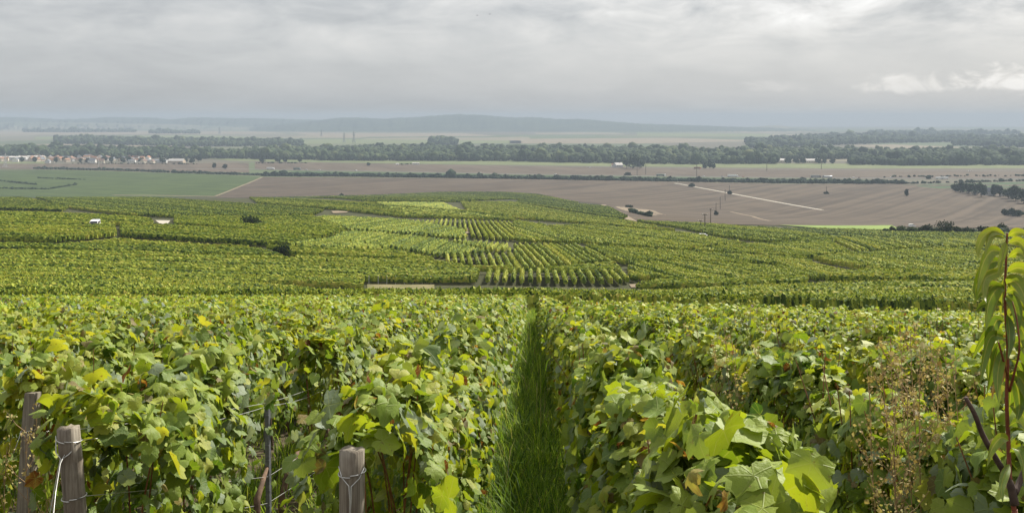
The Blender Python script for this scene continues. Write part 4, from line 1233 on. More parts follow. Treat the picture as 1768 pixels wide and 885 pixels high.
# ------------------------------------------------------------------ foreground vines
SLANT = 34.0 / F                                   # the rows run a little to the right of the view
def leaf_template(nout, curl, wave, seed):
    """lobed vine leaf, stalk at the origin, tip along +y; returns verts, faces"""
    rr = np.random.default_rng(seed)
    ang = np.linspace(-math.pi, math.pi, nout, endpoint=False) + math.pi / nout
    ka = np.radians([-180, -160, -140, -108, -80, -52, -27, 0, 27, 52, 80, 108, 140, 160, 180])
    kr = [0.06, 0.28, 0.36, 0.46, 0.41, 0.55, 0.46, 0.64, 0.46, 0.55, 0.41, 0.46, 0.36, 0.28, 0.06]
    rad = np.interp(ang, ka, kr)
    if nout >= 20:
        rad = rad * (1 + 0.06 * np.where(np.arange(nout) % 2 == 0, 1, -1)) * (1 + rr.normal(0, 0.04, nout))
    def lift(x, y):
        r2 = x * x + y * y
        a = np.arctan2(x, y)
        return -curl * r2 + 0.16 * np.abs(x) + wave * r2 * 2.2 * np.sin(3 * a + seed)
    ox, oy = rad * np.sin(ang), rad * np.cos(ang)
    if nout >= 20:
        m = nout // 2
        ai = (ang[0::2] + ang[1::2]) / 2
        ri = np.interp(ai, ka, kr) * 0.55
        ix, iy = ri * np.sin(ai), ri * np.cos(ai)
        x = np.concatenate([[0], ix, ox]); y = np.concatenate([[0], iy, oy])
        f = []
        for k in range(m):
            k2 = (k + 1) % m
            a, b2 = 1 + k, 1 + k2
            p, q = 1 + m + 2 * k, 1 + m + (2 * k + 1)
            p2 = 1 + m + 2 * k2
            if k != m - 1:
                f += [(0, a, b2), (a, q, b2), (b2, q, p2)]
            f += [(a, p, q)]
    else:
        x = np.concatenate([[0], ox]); y = np.concatenate([[0], oy])
        f = [(0, 1 + k, 2 + k) for k in range(nout - 1)]
    return np.stack([x, y, lift(x, y)], 1), np.array(f)

T0 = [leaf_template(26, 0.35, 0.10, 1), leaf_template(26, 0.9, 0.16, 2), leaf_template(26, -0.15, 0.14, 3), leaf_template(26, 0.6, 0.22, 4), leaf_template(26, 1.3, 0.2, 5)]
T1 = [leaf_template(11, 0.5, 0.08, 1), leaf_template(11, 0.95, 0.12, 2), leaf_template(11, 0.2, 0.14, 3)]


def put_leaves(P, N, D, size, c, temps, r):
    Vs, Fs, Cs, Us = [], [], [], []
    base = 0
    pick = r.integers(0, len(temps), len(P))
    for k, (TV, TF) in enumerate(temps):
        m = pick == k
        n = int(m.sum())
        if not n:
            continue
        p, nn, dd, s = P[m], N[m], D[m], size[m][:, None, None]
        b = np.cross(dd, nn)
        zs = (0.4 + 1.0 * r.random(n))[:, None, None]
        wx = (0.85 + 0.35 * r.random(n))[:, None, None]
        V = p[:, None] + s * (b[:, None] * TV[None, :, 0:1] * wx + dd[:, None] * TV[None, :, 1:2] + nn[:, None] * TV[None, :, 2:3] * zs)
        Vs.append(V.reshape(-1, 3))
        Fs.append((TF[None] + (np.arange(n) * len(TV))[:, None, None] + base).reshape(-1, 3))
        Cs.append(np.repeat(c[m], len(TF)))
        uv = np.repeat(TV[None, :, :].copy(), n, 0)
        uv[:, :, 2] = r.random(n)[:, None]
        Us.append(uv.reshape(-1, 3))
        base += n * len(TV)
    return np.concatenate(Vs), np.concatenate(Fs), np.concatenate(Cs), np.concatenate(Us)


def row_leaves(X0, y0, y1, per, size, H, W, r, ph, bias, gaps=()):
    n = int((y1 - y0) * per)
    y = y0 + (y1 - y0) * r.random(n)
    x = X0 + SLANT * y
    dv = np.tile(np.array([[SLANT, 1.0, 0]]), (n, 1))
    hm = H * (1 + 0.055 * np.sin(1.7 * y + ph) + 0.045 * np.sin(4.3 * y + 2 * ph) + 0.03 * np.sin(9.1 * y + ph * 3))
    wm = W * (1 + 0.15 * np.sin(1.3 * y + ph * 1.7) + 0.16 * np.sin(3.6 * y + ph))
    hm = hm * (1 + np.where(r.random(n) < 0.04, 0.10 * r.random(n), 0))
    b = bias + 0.07 * np.sin(0.8 * y + ph * 5) + 0.06 * np.sin(2.9 * y + ph * 2)
    gz = near_plane(y, x)
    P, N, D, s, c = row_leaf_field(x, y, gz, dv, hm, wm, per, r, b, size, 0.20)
    h = (P[:, 2] - gz) / H
    dens = 0.76 + 0.42 * np.sin(5.1 * y + 4.0 * h + ph) * np.sin(3.3 * y - 5 * h + 2 * ph)
    dens *= np.clip((h - 0.12) / 0.25, 0.35, 1)
    for g0, g1, keep in gaps:
        dens = np.where((y > g0) & (y < g1), dens * keep, dens)
    m = r.random(n) < dens
    return P[m], N[m], D[m], s[m], c[m]


ROW_END = {}
row_specs = []
for k in range(-34, 36):
    X0 = -0.60 + 1.15 * k if k <= 0 else 0.55 + 1.15 * (k - 1)
    if k <= 0:
        start = 3.45 + (-0.60 - X0) * 0.62 if k > -2 else 6.0 + (-2.9 - X0) * 1.0
        start = {0: 3.72, -1: 4.12}.get(k, start)
    else:
        start = {1: 2.3, 2: 2.6, 3: 3.5}.get(k, 3.5)
    start = max(start, (abs(X0) - 2.2) / 0.54)
    if start < (38.0 if k > 0 else 52.0):
        row_specs.append((k, X0, start))


def canes(X0, y0, y1, r, gaps=()):
    b = MB()
    y = y0 + 0.1
    while y < y1:
        y += 0.10 + 0.12 * r.random()
        if any(g0 < y < g1 and r.random() > kp for g0, g1, kp in gaps):
            continue
        x = X0 + SLANT * y + r.normal(0, 0.07)
        z = near_plane(y)
        h0, h1 = 0.45 + 0.1 * r.random(), 1.05 + 0.38 * r.random()
        lx, ly = r.normal(0, 0.09), r.normal(0, 0.10)
        b.tube([(x, y, z + h0), (x + lx * 0.5, y + ly * 0.4, z + (h0 + h1) / 2), (x + lx * 1.3, y + ly, z + h1)], [0.0048, 0.004, 0.0022], 4, False)
    return b


m_cane_red = simple_mat('vine_cane', (0.20, 0.085, 0.04), 0.6, 0.4, 30.0, 0.3)
for k, X0, start in row_specs:
    r = np.random.default_rng(1000 + k if k else 1077)
    ph = r.random() * 6.28
    H = 1.26 if k > 1 else 1.31 if k == 1 else 1.34
    W = 0.26 if k in (0, 1) else 0.24
    bias = 0.56 + r.normal(0, 0.03) + (0.03 if k > 0 else 0)
    gaps = [(5.6, 8.5, 0.03)] if k == -1 else [(start - 1, start + 0.5, 0.55)] if k == 0 else [(10.6, 12.2, 0.35)] if k == -2 else []
    if k <= 0:
        n_ = -k
        lab = (f"{ordinal(n_)} vine row to the left of the grass path" + (", starting behind a low wooden post" if k == 0 else ", gap beside a metal stake" if k == -1 else ", reaching a tall grey post" if k == -2 else ""))
    else:
        lab = f"{ordinal(k - 1)} vine row to the right of the grass path" + (", big leaves close to the viewer" if k == 1 else ", dry weeds standing in it" if k == 2 else "")
    Vp, Fp, Cp, Up = [], [], [], []
    nb = 0
    def acc(V, Fc, c, U):
        global nb
        Vp.append(V); Fp.append(Fc + nb); Cp.append(c); Up.append(U); nb += len(V)
    END = (42.0 if k > 1 else 46.0) if k > 0 else 56.0
    if start < 10:
        nr = row_leaves(X0, start, 3.9, 1200, 0.102, H, W, r, ph, bias, gaps) if start < 3.9 else None
        if nr is not None:
            nr = (*nr[:4], np.where((nr[4] > 0.70) & (nr[4] < 0.9), 0.58 + 0.1 * r.random(len(nr[4])), nr[4]))
            acc(*put_leaves(*nr, T0, r))
        if start < 7:
            nr = row_leaves(X0, max(start, 3.9), 7.5, 1300, 0.090, H, W, r, ph, bias, gaps)
            acc(*put_leaves(*nr, T0, r))
        nr = row_leaves(X0, max(start, 7.5), 10, 1250, 0.088, H, W, r, ph, bias, gaps)
        acc(*put_leaves(*nr, T1, r))
    if start < 20:
        nr = row_leaves(X0, max(start, 10), 20, 1050, 0.086, H, W, r, ph, bias, gaps)
        acc(*put_leaves(*nr, T1, r))
    s3 = max(start, 20)
    if s3 < 42:
        P, N, D, s, c = row_leaves(X0, s3, min(42, END), 430, 0.115, H, W, r, ph, bias)
        V, Fc, c = quad_leaves(P, N, D, s, c)
        acc(V, Fc, c, np.tile([[0.3, 0.17, 0.5]], (len(V), 1)))
    s4 = max(start, 42)
    if s4 < END - 0.1:
        P, N, D, s, c = row_leaves(X0, s4, END, 230, 0.15, H, W, r, ph, bias)
        V, Fc, c = quad_leaves(P, N, D, s, c)
        acc(V, Fc, c, np.tile([[0.3, 0.17, 0.5]], (len(V), 1)))
    core0 = max(start + 0.6, 13)
    ex = [((X0 + SLANT * core0, core0), (X0 + SLANT * END, END))]
    V, Fc, c = hedge(ex, 0.5, H * 0.86, W * 0.55, 0.05, 0.20, 0.1, r)  # dark core added inside the leaves to block light through the row
    Fq = Fc + nb
    Vp.append(V); Up.append(np.tile([[0.3, 0.17, 0.5]], (len(V), 1))); nb += len(V)
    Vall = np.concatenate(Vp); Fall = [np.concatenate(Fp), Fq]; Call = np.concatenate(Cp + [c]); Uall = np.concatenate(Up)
    if start < 14:
        o = empty('vine_row', (X0 + SLANT * start, start, near_plane(start)))
        tag(o, lab, 'vine row', 'vine rows beside the grass path')
        Vall = Vall - np.array(o.location)[None]
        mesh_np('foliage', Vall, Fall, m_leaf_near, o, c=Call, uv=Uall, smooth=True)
        b = canes(X0, start, min(start + 12, 18), r, gaps)
        b.v = [(x - o.location.x, y - o.location.y, z - o.location.z) for x, y, z in b.v]
        cn = b.build('canes', m_cane_red, o); tag(cn, kind='stuff')
        y = start + 0.35
        while y < min(start + 14, 22):
            x = X0 + SLANT * y; z = near_plane(y)
            q = Vector(o.location)
            bb = MB()
            a, c2 = r.normal(0, 0.05), r.normal(0, 0.06)
            bb.tube([Vector((x, y, z - 0.05)) - q, Vector((x + a, y + c2, z + 0.22)) - q, Vector((x + a * 0.4, y + c2 * 1.6, z + 0.45)) - q, Vector((x, y + 0.35, z + 0.55)) - q], [0.032, 0.026, 0.022, 0.012], 7)
            bb.build('trunk', m_cane, o, smooth=True)
            y += 1.05
    else:
        o = mesh_np('vine_row', Vall, Fall, m_leaf, c=Call, uv=Uall, smooth=True)
        tag(o, lab, 'vine row', 'vine rows beside the grass path')


# ------------------------------------------------------------------ grass of the path and the alleys
GRASS_STOPS = [(0.0, (0.028, 0.060, 0.012)), (0.40, (0.115, 0.215, 0.018)), (0.75, (0.40, 0.52, 0.050)), (0.93, (0.22, 0.22, 0.07)), (1.0, (0.36, 0.29, 0.14))]
m_grass = leaf_mat('grass_blade', GRASS_STOPS, 0.40, 0.6, 0.12, None, 3.0, tgain=1.4)
def grass(name, label, specs, seed):
    r = np.random.default_rng(seed)
    Vs, Fs, Cs = [], [], []
    nb = 0
    for X0, half, y0, y1, per, ln, wd, bias in specs:
        n = int(per * 2 * half * (y1 - y0))
        y = y0 + (y1 - y0) * r.random(n)
        w_ = half * np.clip(r.normal(0, 0.55, n), -1.1, 1.1)
        tuft = (np.sin(y * 3.1) * np.sin(w_ * 9 + y) + 0.6 * np.sin(y * 7.3 + w_ * 5)) * 0.32 + 1
        x = X0 + SLANT * y + w_
        z = near_plane(y)
        L = ln * np.exp(r.normal(0, 0.4, n)) * tuft
        a = r.random(n) * 6.283
        lean = 0.25 + 0.55 * r.random(n)
        dx, dy = np.cos(a), np.sin(a)
        sx, sy = -dy * wd * (0.6 + 0.8 * r.random(n)), dx * wd * (0.6 + 0.8 * r.random(n))
        pts = []
        for t_, k_, wf in ((0, 0, 1.0), (0.5, 0.25, 0.85), (0.85, 0.62, 0.5)):
            bx, by, bz = x + dx * L * lean * k_, y + dy * L * lean * k_, z - 0.02 + L * t_ * (1 - 0.25 * lean * t_)
            pts += [np.stack([bx - sx * wf, by - sy * wf, bz], 1), np.stack([bx + sx * wf, by + sy * wf, bz], 1)]
        tip = np.stack([x + dx * L * lean, y + dy * L * lean, z - 0.02 + L * (1 - 0.35 * lean)], 1)
        V = np.stack(pts + [tip], 1).reshape(-1, 3)
        k = np.arange(n) * 7 + nb
        Fc = np.concatenate([np.stack([k, k + 1, k + 3, k + 2], 1), np.stack([k + 2, k + 3, k + 5, k + 4], 1)])
        Ft = np.stack([k + 4, k + 5, k + 6], 1)
        c = np.clip(bias + r.normal(0, 0.22, n), 0, 0.88)
        c = np.where(r.random(n) < 0.05, 0.95, c)
        Vs.append(V); Fs.append((Fc, Ft)); Cs.append((np.concatenate([c, c]), c)); nb += len(V)
    o = mesh_np(name, np.concatenate(Vs), [np.concatenate([f[0] for f in Fs]), np.concatenate([f[1] for f in Fs])], m_grass,
                c=np.concatenate([np.concatenate([c[0] for c in Cs]), np.concatenate([c[1] for c in Cs])]), smooth=True)
    tag(o, label, 'grass', None, 'stuff')
grass('grass', 'long dark green grass growing down the path between the vine rows',
      [(-0.03, 0.42, 4.5, 14, 3000, 0.23, 0.0038, 0.36), (-0.03, 0.40, 14, 30, 1700, 0.22, 0.006, 0.42), (-0.03, 0.40, 30, 74, 800, 0.22, 0.010, 0.46)], 21)
al = []
for k in range(-5, 6):
    if k in (0,):
        continue
    Xc = -0.03 + 1.15 * k
    al += [(Xc, 0.40, max(3.6, abs(Xc) / 0.55), 16, 420, 0.17, 0.005, 0.45), (Xc, 0.40, 16, 40, 180, 0.2, 0.009, 0.5)]
al += [(-1.2, 0.4, 5.0, 9.0, 1300, 0.24, 0.004, 0.5)]
grass('grass', 'patchy weeds and grass in the alleys between the other vine rows', al, 22)


# ------------------------------------------------------------------ posts, stakes, wires
m_wood, t = make_mat('weathered_wood')
oc = t.n('ShaderNodeTexCoord').outputs['Object']
gr = t.noise(t.vm('MULTIPLY', oc, (60, 60, 3.0)), 1.0, 6.0, 0.65, 0.6)
bl = t.noise(oc, 5.0, 4.0, 0.6)
c = t.ramp(gr, [(0.25, (0.075, 0.064, 0.050)), (0.45, (0.19, 0.165, 0.13)), (0.62, (0.29, 0.26, 0.21)), (0.8, (0.39, 0.36, 0.30))])
c = t.mix(t.m('MULTIPLY', t.ss(bl, 0.45, 0.7), 0.55), c, (0.10, 0.07, 0.05))
b = t.n('ShaderNodeBsdfPrincipled', None, Base_Color=c, Roughness=0.9, Specular_IOR_Level=0.15)
t.put(b.inputs['Normal'], t.n('ShaderNodeBump', None, Strength=0.9, Distance=0.006, Height=gr))
t.n('ShaderNodeOutputMaterial', None, Surface=b)
m_wire = simple_mat('galvanised_wire', (0.50, 0.50, 0.48), 0.35, 0.12, 40.0, 0.6, 0.3)
m_stake = simple_mat('steel_stake', (0.16, 0.165, 0.18), 0.55, 0.25, 25.0, 0.5, 0.5)


def px3(px, py, d):
    return Vector(((px - CX) / F * d, d, (HY - py) / F * d))


def post(px, py, d, dia, lean, label, square=False):
    top = px3(px, py, d)
    zb = near_plane(d)
    h = top.z - zb
    o = empty('wooden_post', (top.x - lean * h, d, zb)); tag(o, label, 'post')
    bm = bmesh.new()
    n = 20 if not square else 4
    rings = 14
    prev = None
    rr = random.Random(int(px))
    for i in range(rings + 1):
        z = -0.3 + (h + 0.3) * i / rings
        ring = []
        for k in range(n):
            a = 2 * math.pi * (k + 0.5) / n
            rad = dia / 2 * (1.07 - 0.07 * i / rings) * (1 + rr.uniform(-0.035, 0.035)) * (1.2 if square else 1)
            ring.append(bm.verts.new((lean * max(z, 0) + rad * math.cos(a), rad * math.sin(a), z + (rr.uniform(-0.006, 0.006) if i == rings else 0))))
        if prev:
            for k in range(n):
                bm.faces.new((prev[k], prev[(k + 1) % n], ring[(k + 1) % n], ring[k]))
        prev = ring
    ctr = bm.verts.new((lean * h, 0, h + 0.004))
    for k in range(n):
        bm.faces.new((prev[k], prev[(k + 1) % n], ctr))
    if square:
        bmesh.ops.bevel(bm, geom=[e for e in bm.edges if abs(e.verts[0].co.z - e.verts[1].co.z) > 0.02], offset=0.012, segments=2, affect='EDGES')
    me = bpy.data.meshes.new('post_body'); bm.to_mesh(me); bm.free()
    for p in me.polygons:
        p.use_smooth = not square
    me.materials.append(m_wood)
    po = bpy.data.objects.new('shaft', me); col.objects.link(po); po.parent = o
    return o, h, dia / 2, lean


def wire_ring(o, z, rad, lean, tilt=0.0, turns=1.0, name='wire_loop', square=False):
    pts = []
    for k in range(int(22 * turns) + 1):
        a = 2 * math.pi * k / 22 - math.pi / 2
        rx = rad * 1.05 + 0.002
        pts.append((lean * z + rx * math.cos(a), rx * math.sin(a), z + tilt * math.cos(a - 0.4) * rad - 0.006 * k / 22))
    MB().tube(pts, 0.0021, 6).build(name, m_wire, o, smooth=True)


# low post at the end of the row left of the path: loop, then a twisted Y hanging down its face
o, h, rad, ln = post(608, 775, 3.6, 0.086, 0.0, 'short round wooden post with a wire Y, at the row end beside the path')
wire_ring(o, h - 0.075, rad, ln, 0.10)
MB().tube([(-0.044, -0.012, h - 0.055), (-0.03, -0.036, h - 0.085), (-0.004, -0.048, h - 0.110), (0.0, -0.050, h - 0.16), (-0.002, -0.052, h - 0.30), (-0.01, -0.08, h - 0.62)], 0.0021, 6).build('wire_tie', m_wire, o, smooth=True)
MB().tube([(0.044, -0.012, h - 0.058), (0.03, -0.036, h - 0.088), (0.004, -0.048, h - 0.112), (0.004, -0.052, h - 0.16), (0.0, -0.055, h - 0.26)], 0.0021, 6).build('wire_tie', m_wire, o, smooth=True)
# leaning round post
o, h, rad, ln = post(118, 737, 4.0, 0.082, -0.085, 'leaning round wooden post wound with two pale wires')
wire_ring(o, h - 0.045, rad, ln, -0.15)
wire_ring(o, h - 0.262, rad, ln, 0.10)
MB().tube([(ln * h - 0.043, -0.01, h - 0.03), (ln * h - 0.03, -0.040, h - 0.085), (ln * h - 0.010, -0.046, h - 0.105), (ln * h - 0.018, -0.05, h - 0.15), (ln * h - 0.035, -0.06, h - 0.26), (ln * h - 0.05, -0.09, h - 0.40)], 0.0021, 6).build('wire_tie', m_wire, o, smooth=True)
MB().tube([(ln * h + 0.043, -0.01, h - 0.06), (ln * h + 0.02, -0.043, h - 0.09), (ln * h - 0.006, -0.048, h - 0.108), (ln * h - 0.014, -0.05, h - 0.16), (ln * h - 0.030, -0.07, h - 0.30)], 0.0021, 6).build('wire_tie', m_wire, o, smooth=True)
# tall squared post
o, h, rad, ln = post(57, 677, 6.0, 0.088, 0.06, 'tall grey squared wooden post behind the leaning round post', True)
wire_ring(o, h - 0.205, rad * 1.08, ln, 0.2)
wire_ring(o, h - 0.225, rad * 1.10, ln, 0.1)
MB().tube([(ln * h - 0.05, -0.04, h - 0.21), (ln * h - 0.06, -0.05, h - 0.26), (ln * h - 0.08, -0.07, h - 0.33)], 0.0021, 6).build('wire_tie', m_wire, o, smooth=True)


def stake(px, py, d, label):
    top = px3(px, py, d); zb = near_plane(d); h = top.z - zb
    o = empty('metal_stake', (top.x, d, zb)); tag(o, label, 'stake', 'metal stakes in the vine rows')
    b = MB()
    w_, dp, th = 0.019, 0.03, 0.004
    out = [(-w_, 0), (-w_ + 0.006, -dp), (w_ - 0.006, -dp), (w_, 0), (w_ - th, 0), (w_ - 0.006 - th, -dp + th), (-w_ + 0.006 + th, -dp + th), (-w_ + th, 0)]
    n = len(out)
    lean = -0.015 * h
    vs = [(x, y, -0.3) for x, y in out] + [(x + lean, y, h) for x, y in out]
    fs = [(i, (i + 1) % n, n + (i + 1) % n, n + i) for i in range(n)]
    for a, q, c2, e in ((0, 1, 6, 7), (1, 2, 5, 6), (2, 3, 4, 5)):
        fs += [(a, q, c2, e)[::-1], (n + a, n + q, n + c2, n + e)]
    b.add(vs, fs)
    b.build('profile', m_stake, o)
    for z in np.arange(0.35, h - 0.02, 0.10):
        MB().box(-0.014 + lean * z / h, -dp - 0.005, z, 0.014 + lean * z / h, -dp - 0.0005, z + 0.012).build('hook', m_stake, o)
    return o, h
stake(466, 688, 6.95, 'dark metal stake in the gap of the second row left of the path')
stake(459, 613, 11.35, 'dark metal stake showing its tip behind the weedy gap')
stake(440, 571, 15.2, 'small dark metal stake tip farthest up the rows')
stake(1121, 532, 42, 'thin metal stake among the vines to the right of the path end')


def wire(label, pts, sag=0.01, rad=0.0016):
    P = []
    for a, b2 in zip(pts[:-1], pts[1:]):
        for k in range(8):
            f = k / 8
            q = a.lerp(b2, f); q.z -= sag * 4 * f * (1 - f)
            P.append(q)
    P.append(pts[-1])
    o = MB().tube(P, rad, 5).build('trellis_wire', m_wire, smooth=True)
    tag(o, label, 'wire', 'trellis wires')
wire('upper trellis wire from the leaning post past the metal stake', [px3(122, 742, 4.0), px3(466, 694, 6.93), px3(560, 660, 9.5)])
wire('second trellis wire close under the upper one, meeting the metal stake', [px3(130, 760, 4.02), px3(464, 700, 6.92), px3(566, 668, 9.6)], 0.03)
wire('lower trellis wire reaching the metal stake at half height', [px3(120, 858, 4.0), px3(463, 822, 6.92), px3(585, 742, 9.6)], 0.005)
wire('bottom trellis wire low on the metal stake', [px3(120, 930, 4.0), px3(462, 868, 6.92), px3(580, 790, 9.6)], 0.005)
wire('trellis wire from the low post with the wire Y', [px3(612, 790, 3.6), px3(700, 700, 6.0), px3(760, 640, 9.0)], 0.01)
wire('trellis wire from the tall squared post', [px3(60, 752, 6.0), px3(300, 660, 9.5), px3(459, 640, 11.3)], 0.01)
wire('slack anchor wire hanging from the leaning post', [px3(116, 775, 4.0), px3(104, 800, 3.9), px3(96, 850, 3.75), px3(88, 930, 3.6)], 0.0, 0.0016)


# ------------------------------------------------------------------ dry weeds
m_dry = simple_mat('dry_stem', (0.34, 0.23, 0.13), 0.85, 0.3, 30.0, 0.15)
SEED_STOPS = [(0.0, (0.17, 0.115, 0.05)), (0.4, (0.33, 0.25, 0.115)), (0.75, (0.47, 0.40, 0.20)), (1.0, (0.42, 0.40, 0.17))]
m_seed = leaf_mat('dry_seed', SEED_STOPS, 0.25, 0.8, 0.1, None, 20.0, tgain=1.2)
wr = np.random.default_rng(9)
def weed(px, ytop, d, label, nb=16, pale=0.5, dens=1.0):
    top = px3(px, ytop, d); zb = near_plane(d); h = max(0.4, top.z - zb)
    o = empty('dry_weed', (top.x, d, zb)); tag(o, label, 'weed', 'dry seeding weeds among the vines')
    b = MB(); P = []
    lx, ly = wr.normal(0, 0.06), wr.normal(0, 0.06)
    def main(t_):
        return Vector((lx * (t_ - 1) + 0.02 * math.sin(t_ * 5), ly * (t_ - 1), h * t_))
    b.tube([main(k / 6) for k in range(7)], [0.004 - 0.0028 * k / 6 for k in range(7)], 4, False)
    for i in range(nb):
        t_ = 0.58 + 0.41 * (i + wr.random()) / nb
        p = main(t_); a = wr.random() * 6.28; L = (0.06 + 0.20 * (1 - t_) + 0.05 * wr.random()) * 1.1
        e = p + Vector((math.cos(a) * L * 0.6, math.sin(a) * L * 0.6, L * 0.8))
        m_ = p.lerp(e, 0.5) + Vector((0, 0, -0.012))
        b.tube([p, m_, e], [0.0018, 0.0015, 0.0009], 3, False)
        for k in range(int((10 + 8 * wr.random()) * dens)):
            f = 0.25 + 0.75 * wr.random()
            P.append(p.lerp(e, f) + Vector(wr.normal(0, 0.012, 3)))
    b.build('stem', m_dry, o)
    P = np.array([tuple(q) for q in P]); n = len(P)
    N = unit(wr.normal(0, 1, (n, 3))); D = unit(np.cross(N, unit(wr.normal(0, 1, (n, 3)))))
    V, Fc, c = quad_leaves(P, N, D, 0.010 * np.exp(wr.normal(0, 0.35, n)) * max(1, d / 5), np.clip(pale + wr.normal(0, 0.2, n), 0, 1))
    tag(mesh_np('seed_heads', V, Fc, m_seed, o, c=c), kind='stuff')
side = ['tall', 'thin', 'bushy', 'bent', 'sparse', 'dense', 'pale', 'reddish']
spots = [(1545, 585, 4.3), (1562, 560, 4.6), (1580, 575, 4.2), (1598, 600, 4.0), (1612, 570, 4.5), (1626, 612, 4.1), (1530, 620, 4.0), (1575, 640, 3.9), (1640, 600, 4.3), (1655, 640, 4.0), (1555, 670, 3.8), (1510, 660, 4.0),
         (1588, 615, 5.4)]
for i, (px, yt, d) in enumerate(spots):
    weed(px, yt, d, f"{side[i % 8]} dry brown weed, {ordinal(i)} of the straw-coloured patch beside the sapling", 13, 0.50, 1.0)
for i, (px, yt, d, lab) in enumerate([(1255, 560, 7.5, 'pale dry weed in the gap right of the nearest row'), (1275, 610, 6.6, 'second pale dry weed right of the nearest row'), (1315, 600, 7.0, 'third pale dry weed right of the nearest row'),
                                      (1240, 600, 8, 'thin dry weed at the foot of the dark row side'), (1555, 845, 3.6, 'small greenish dry weed low before the brown patch'), (1575, 880, 3.4, 'small greenish dry weed at the photo edge'),
                                      (1190, 560, 13, 'dry weed tip above the vines near the path end')]):
    weed(px, yt, d, lab, 10, 0.75, 0.8)
for i, (px, yt, d, lab) in enumerate([(395, 585, 12.0, 'pale dry weed beside the stake tips'), (415, 570, 12.5, 'taller pale dry weed beside the stake tips'), (430, 590, 11.8, 'dry weed close to the middle stake'), (378, 600, 12.2, 'dry weed at the outer side of the weedy gap'),
                                      (445, 580, 13, 'dry weed behind the middle stake'), (70, 715, 4.6, 'dry weed leaning before the tall squared post'), (52, 735, 4.4, 'second dry weed before the tall squared post'), (85, 765, 4.3, 'dry weed between the two tall posts'),
                                      (20, 770, 4.4, 'dry weed left of the tall squared post'), (100, 800, 4.2, 'short dry weed at the foot of the leaning post'), (1490, 500, 60, 'hazy dry weed on the far rows')][:10]):
    weed(px, yt, d, lab, 9, 0.65, 0.7)


# ------------------------------------------------------------------ peach sapling
m_twig = simple_mat('sapling_bark', (0.20, 0.055, 0.03), 0.5, 0.35, 40.0, 0.4)
m_deadw = simple_mat('dead_branch', (0.085, 0.06, 0.05), 0.8, 0.35, 40.0, 0.2)
PEACH = [(0.0, (0.060, 0.115, 0.016)), (0.5, (0.135, 0.205, 0.020)), (0.85, (0.25, 0.29, 0.03)), (0.93, (0.40, 0.25, 0.06)), (1.0, (0.36, 0.16, 0.05))]
m_peach, t = make_mat('peach_leaf')
a_ = t.n('ShaderNodeAttribute', {'attribute_name': 'tone'}).outputs['Fac']
lf = t.n('ShaderNodeAttribute', {'attribute_name': 'leaf'}).outputs['Vector']
s_ = t.n('ShaderNodeSeparateXYZ', None, Vector=lf)
n_ = t.noise(t.n('ShaderNodeNewGeometry').outputs['Position'], 40.0, 3.0)
c = t.ramp(t.m('ADD', a_, t.m('MULTIPLY', t.m('SUBTRACT', n_, 0.5), 0.2)), PEACH)
mid_ = t.m('SUBTRACT', 1.0, t.ss(t.m('ABSOLUTE', s_.outputs[0]), 0.03, 0.12))
rib_ = t.m('SUBTRACT', 1.0, t.ss(t.m('ABSOLUTE', t.m('SINE', t.m('MULTIPLY', t.m('ADD', s_.outputs[1], t.m('MULTIPLY', t.m('ABSOLUTE', s_.outputs[0]), -0.12)), 38.0))), 0.0, 0.35))
c = t.mix(t.m('MULTIPLY', mid_, 0.6), c, (0.42, 0.38, 0.10))
c = t.mix(t.m('MULTIPLY', rib_, 0.12), c, (0.32, 0.36, 0.08))
edge_ = t.ss(t.m('ABSOLUTE', s_.outputs[0]), 0.86, 1.0)
c = t.mix(t.m('MULTIPLY', edge_, 0.45), c, (0.36, 0.22, 0.05))
b = t.n('ShaderNodeBsdfPrincipled', None, Base_Color=c, Roughness=0.38, Specular_IOR_Level=0.5)
tr_ = t.n('ShaderNodeBsdfTranslucent', None, Color=t.mix(1.0, c, (1.5, 1.45, 0.6), 'MULTIPLY'))
t.n('ShaderNodeOutputMaterial', None, Surface=t.n('ShaderNodeMixShader', None, i0=0.42, i1=b, i2=tr_))

SD = 2.1
sap = empty('peach_sapling', (px3(1752, 885, SD).x, SD, near_plane(SD)))
tag(sap, 'slender peach sapling with drooping narrow leaves and a red stem', 'sapling')
q0 = Vector(sap.location)
def sp3(px, py, dd=0.0):
    return px3(px, py, SD + dd) - q0
def smooth_path(ps, n=14):
    out = []
    for k in range(n + 1):
        f = k / n * (len(ps) - 1)
        i = min(int(f), len(ps) - 2); u = f - i
        p0, p1, p2, p3 = ps[max(i - 1, 0)], ps[i], ps[i + 1], ps[min(i + 2, len(ps) - 1)]
        out.append(0.5 * ((2 * p1) + (p2 - p0) * u + (2 * p0 - 5 * p1 + 4 * p2 - p3) * u * u + (-p0 + 3 * p1 - 3 * p2 + p3) * u ** 3))
    return out
base_ = Vector((0.004, 0, -0.05))
MB().tube(smooth_path([base_, sp3(1752, 1000), sp3(1751, 885), sp3(1744, 838), sp3(1741, 760, 0.01), sp3(1738, 690), sp3(1740, 600), sp3(1735, 520), sp3(1737, 450), sp3(1739, 402)], 30),
          [0.0065 - 0.0047 * k / 30 for k in range(31)], 8).build('stem', m_twig, sap, smooth=True)
MB().tube(smooth_path([sp3(1752, 870), sp3(1745, 838), sp3(1738, 822), sp3(1700, 757, -0.03), sp3(1683, 715, -0.05), sp3(1667, 686, -0.06)], 16), [0.0095, 0.009, 0.0085, 0.008, 0.0075, 0.007, 0.0065, 0.006, 0.006, 0.0055, 0.0055, 0.005, 0.005, 0.0045, 0.0045, 0.004, 0.004], 8).build('dead_branch', m_deadw, sap, smooth=True)
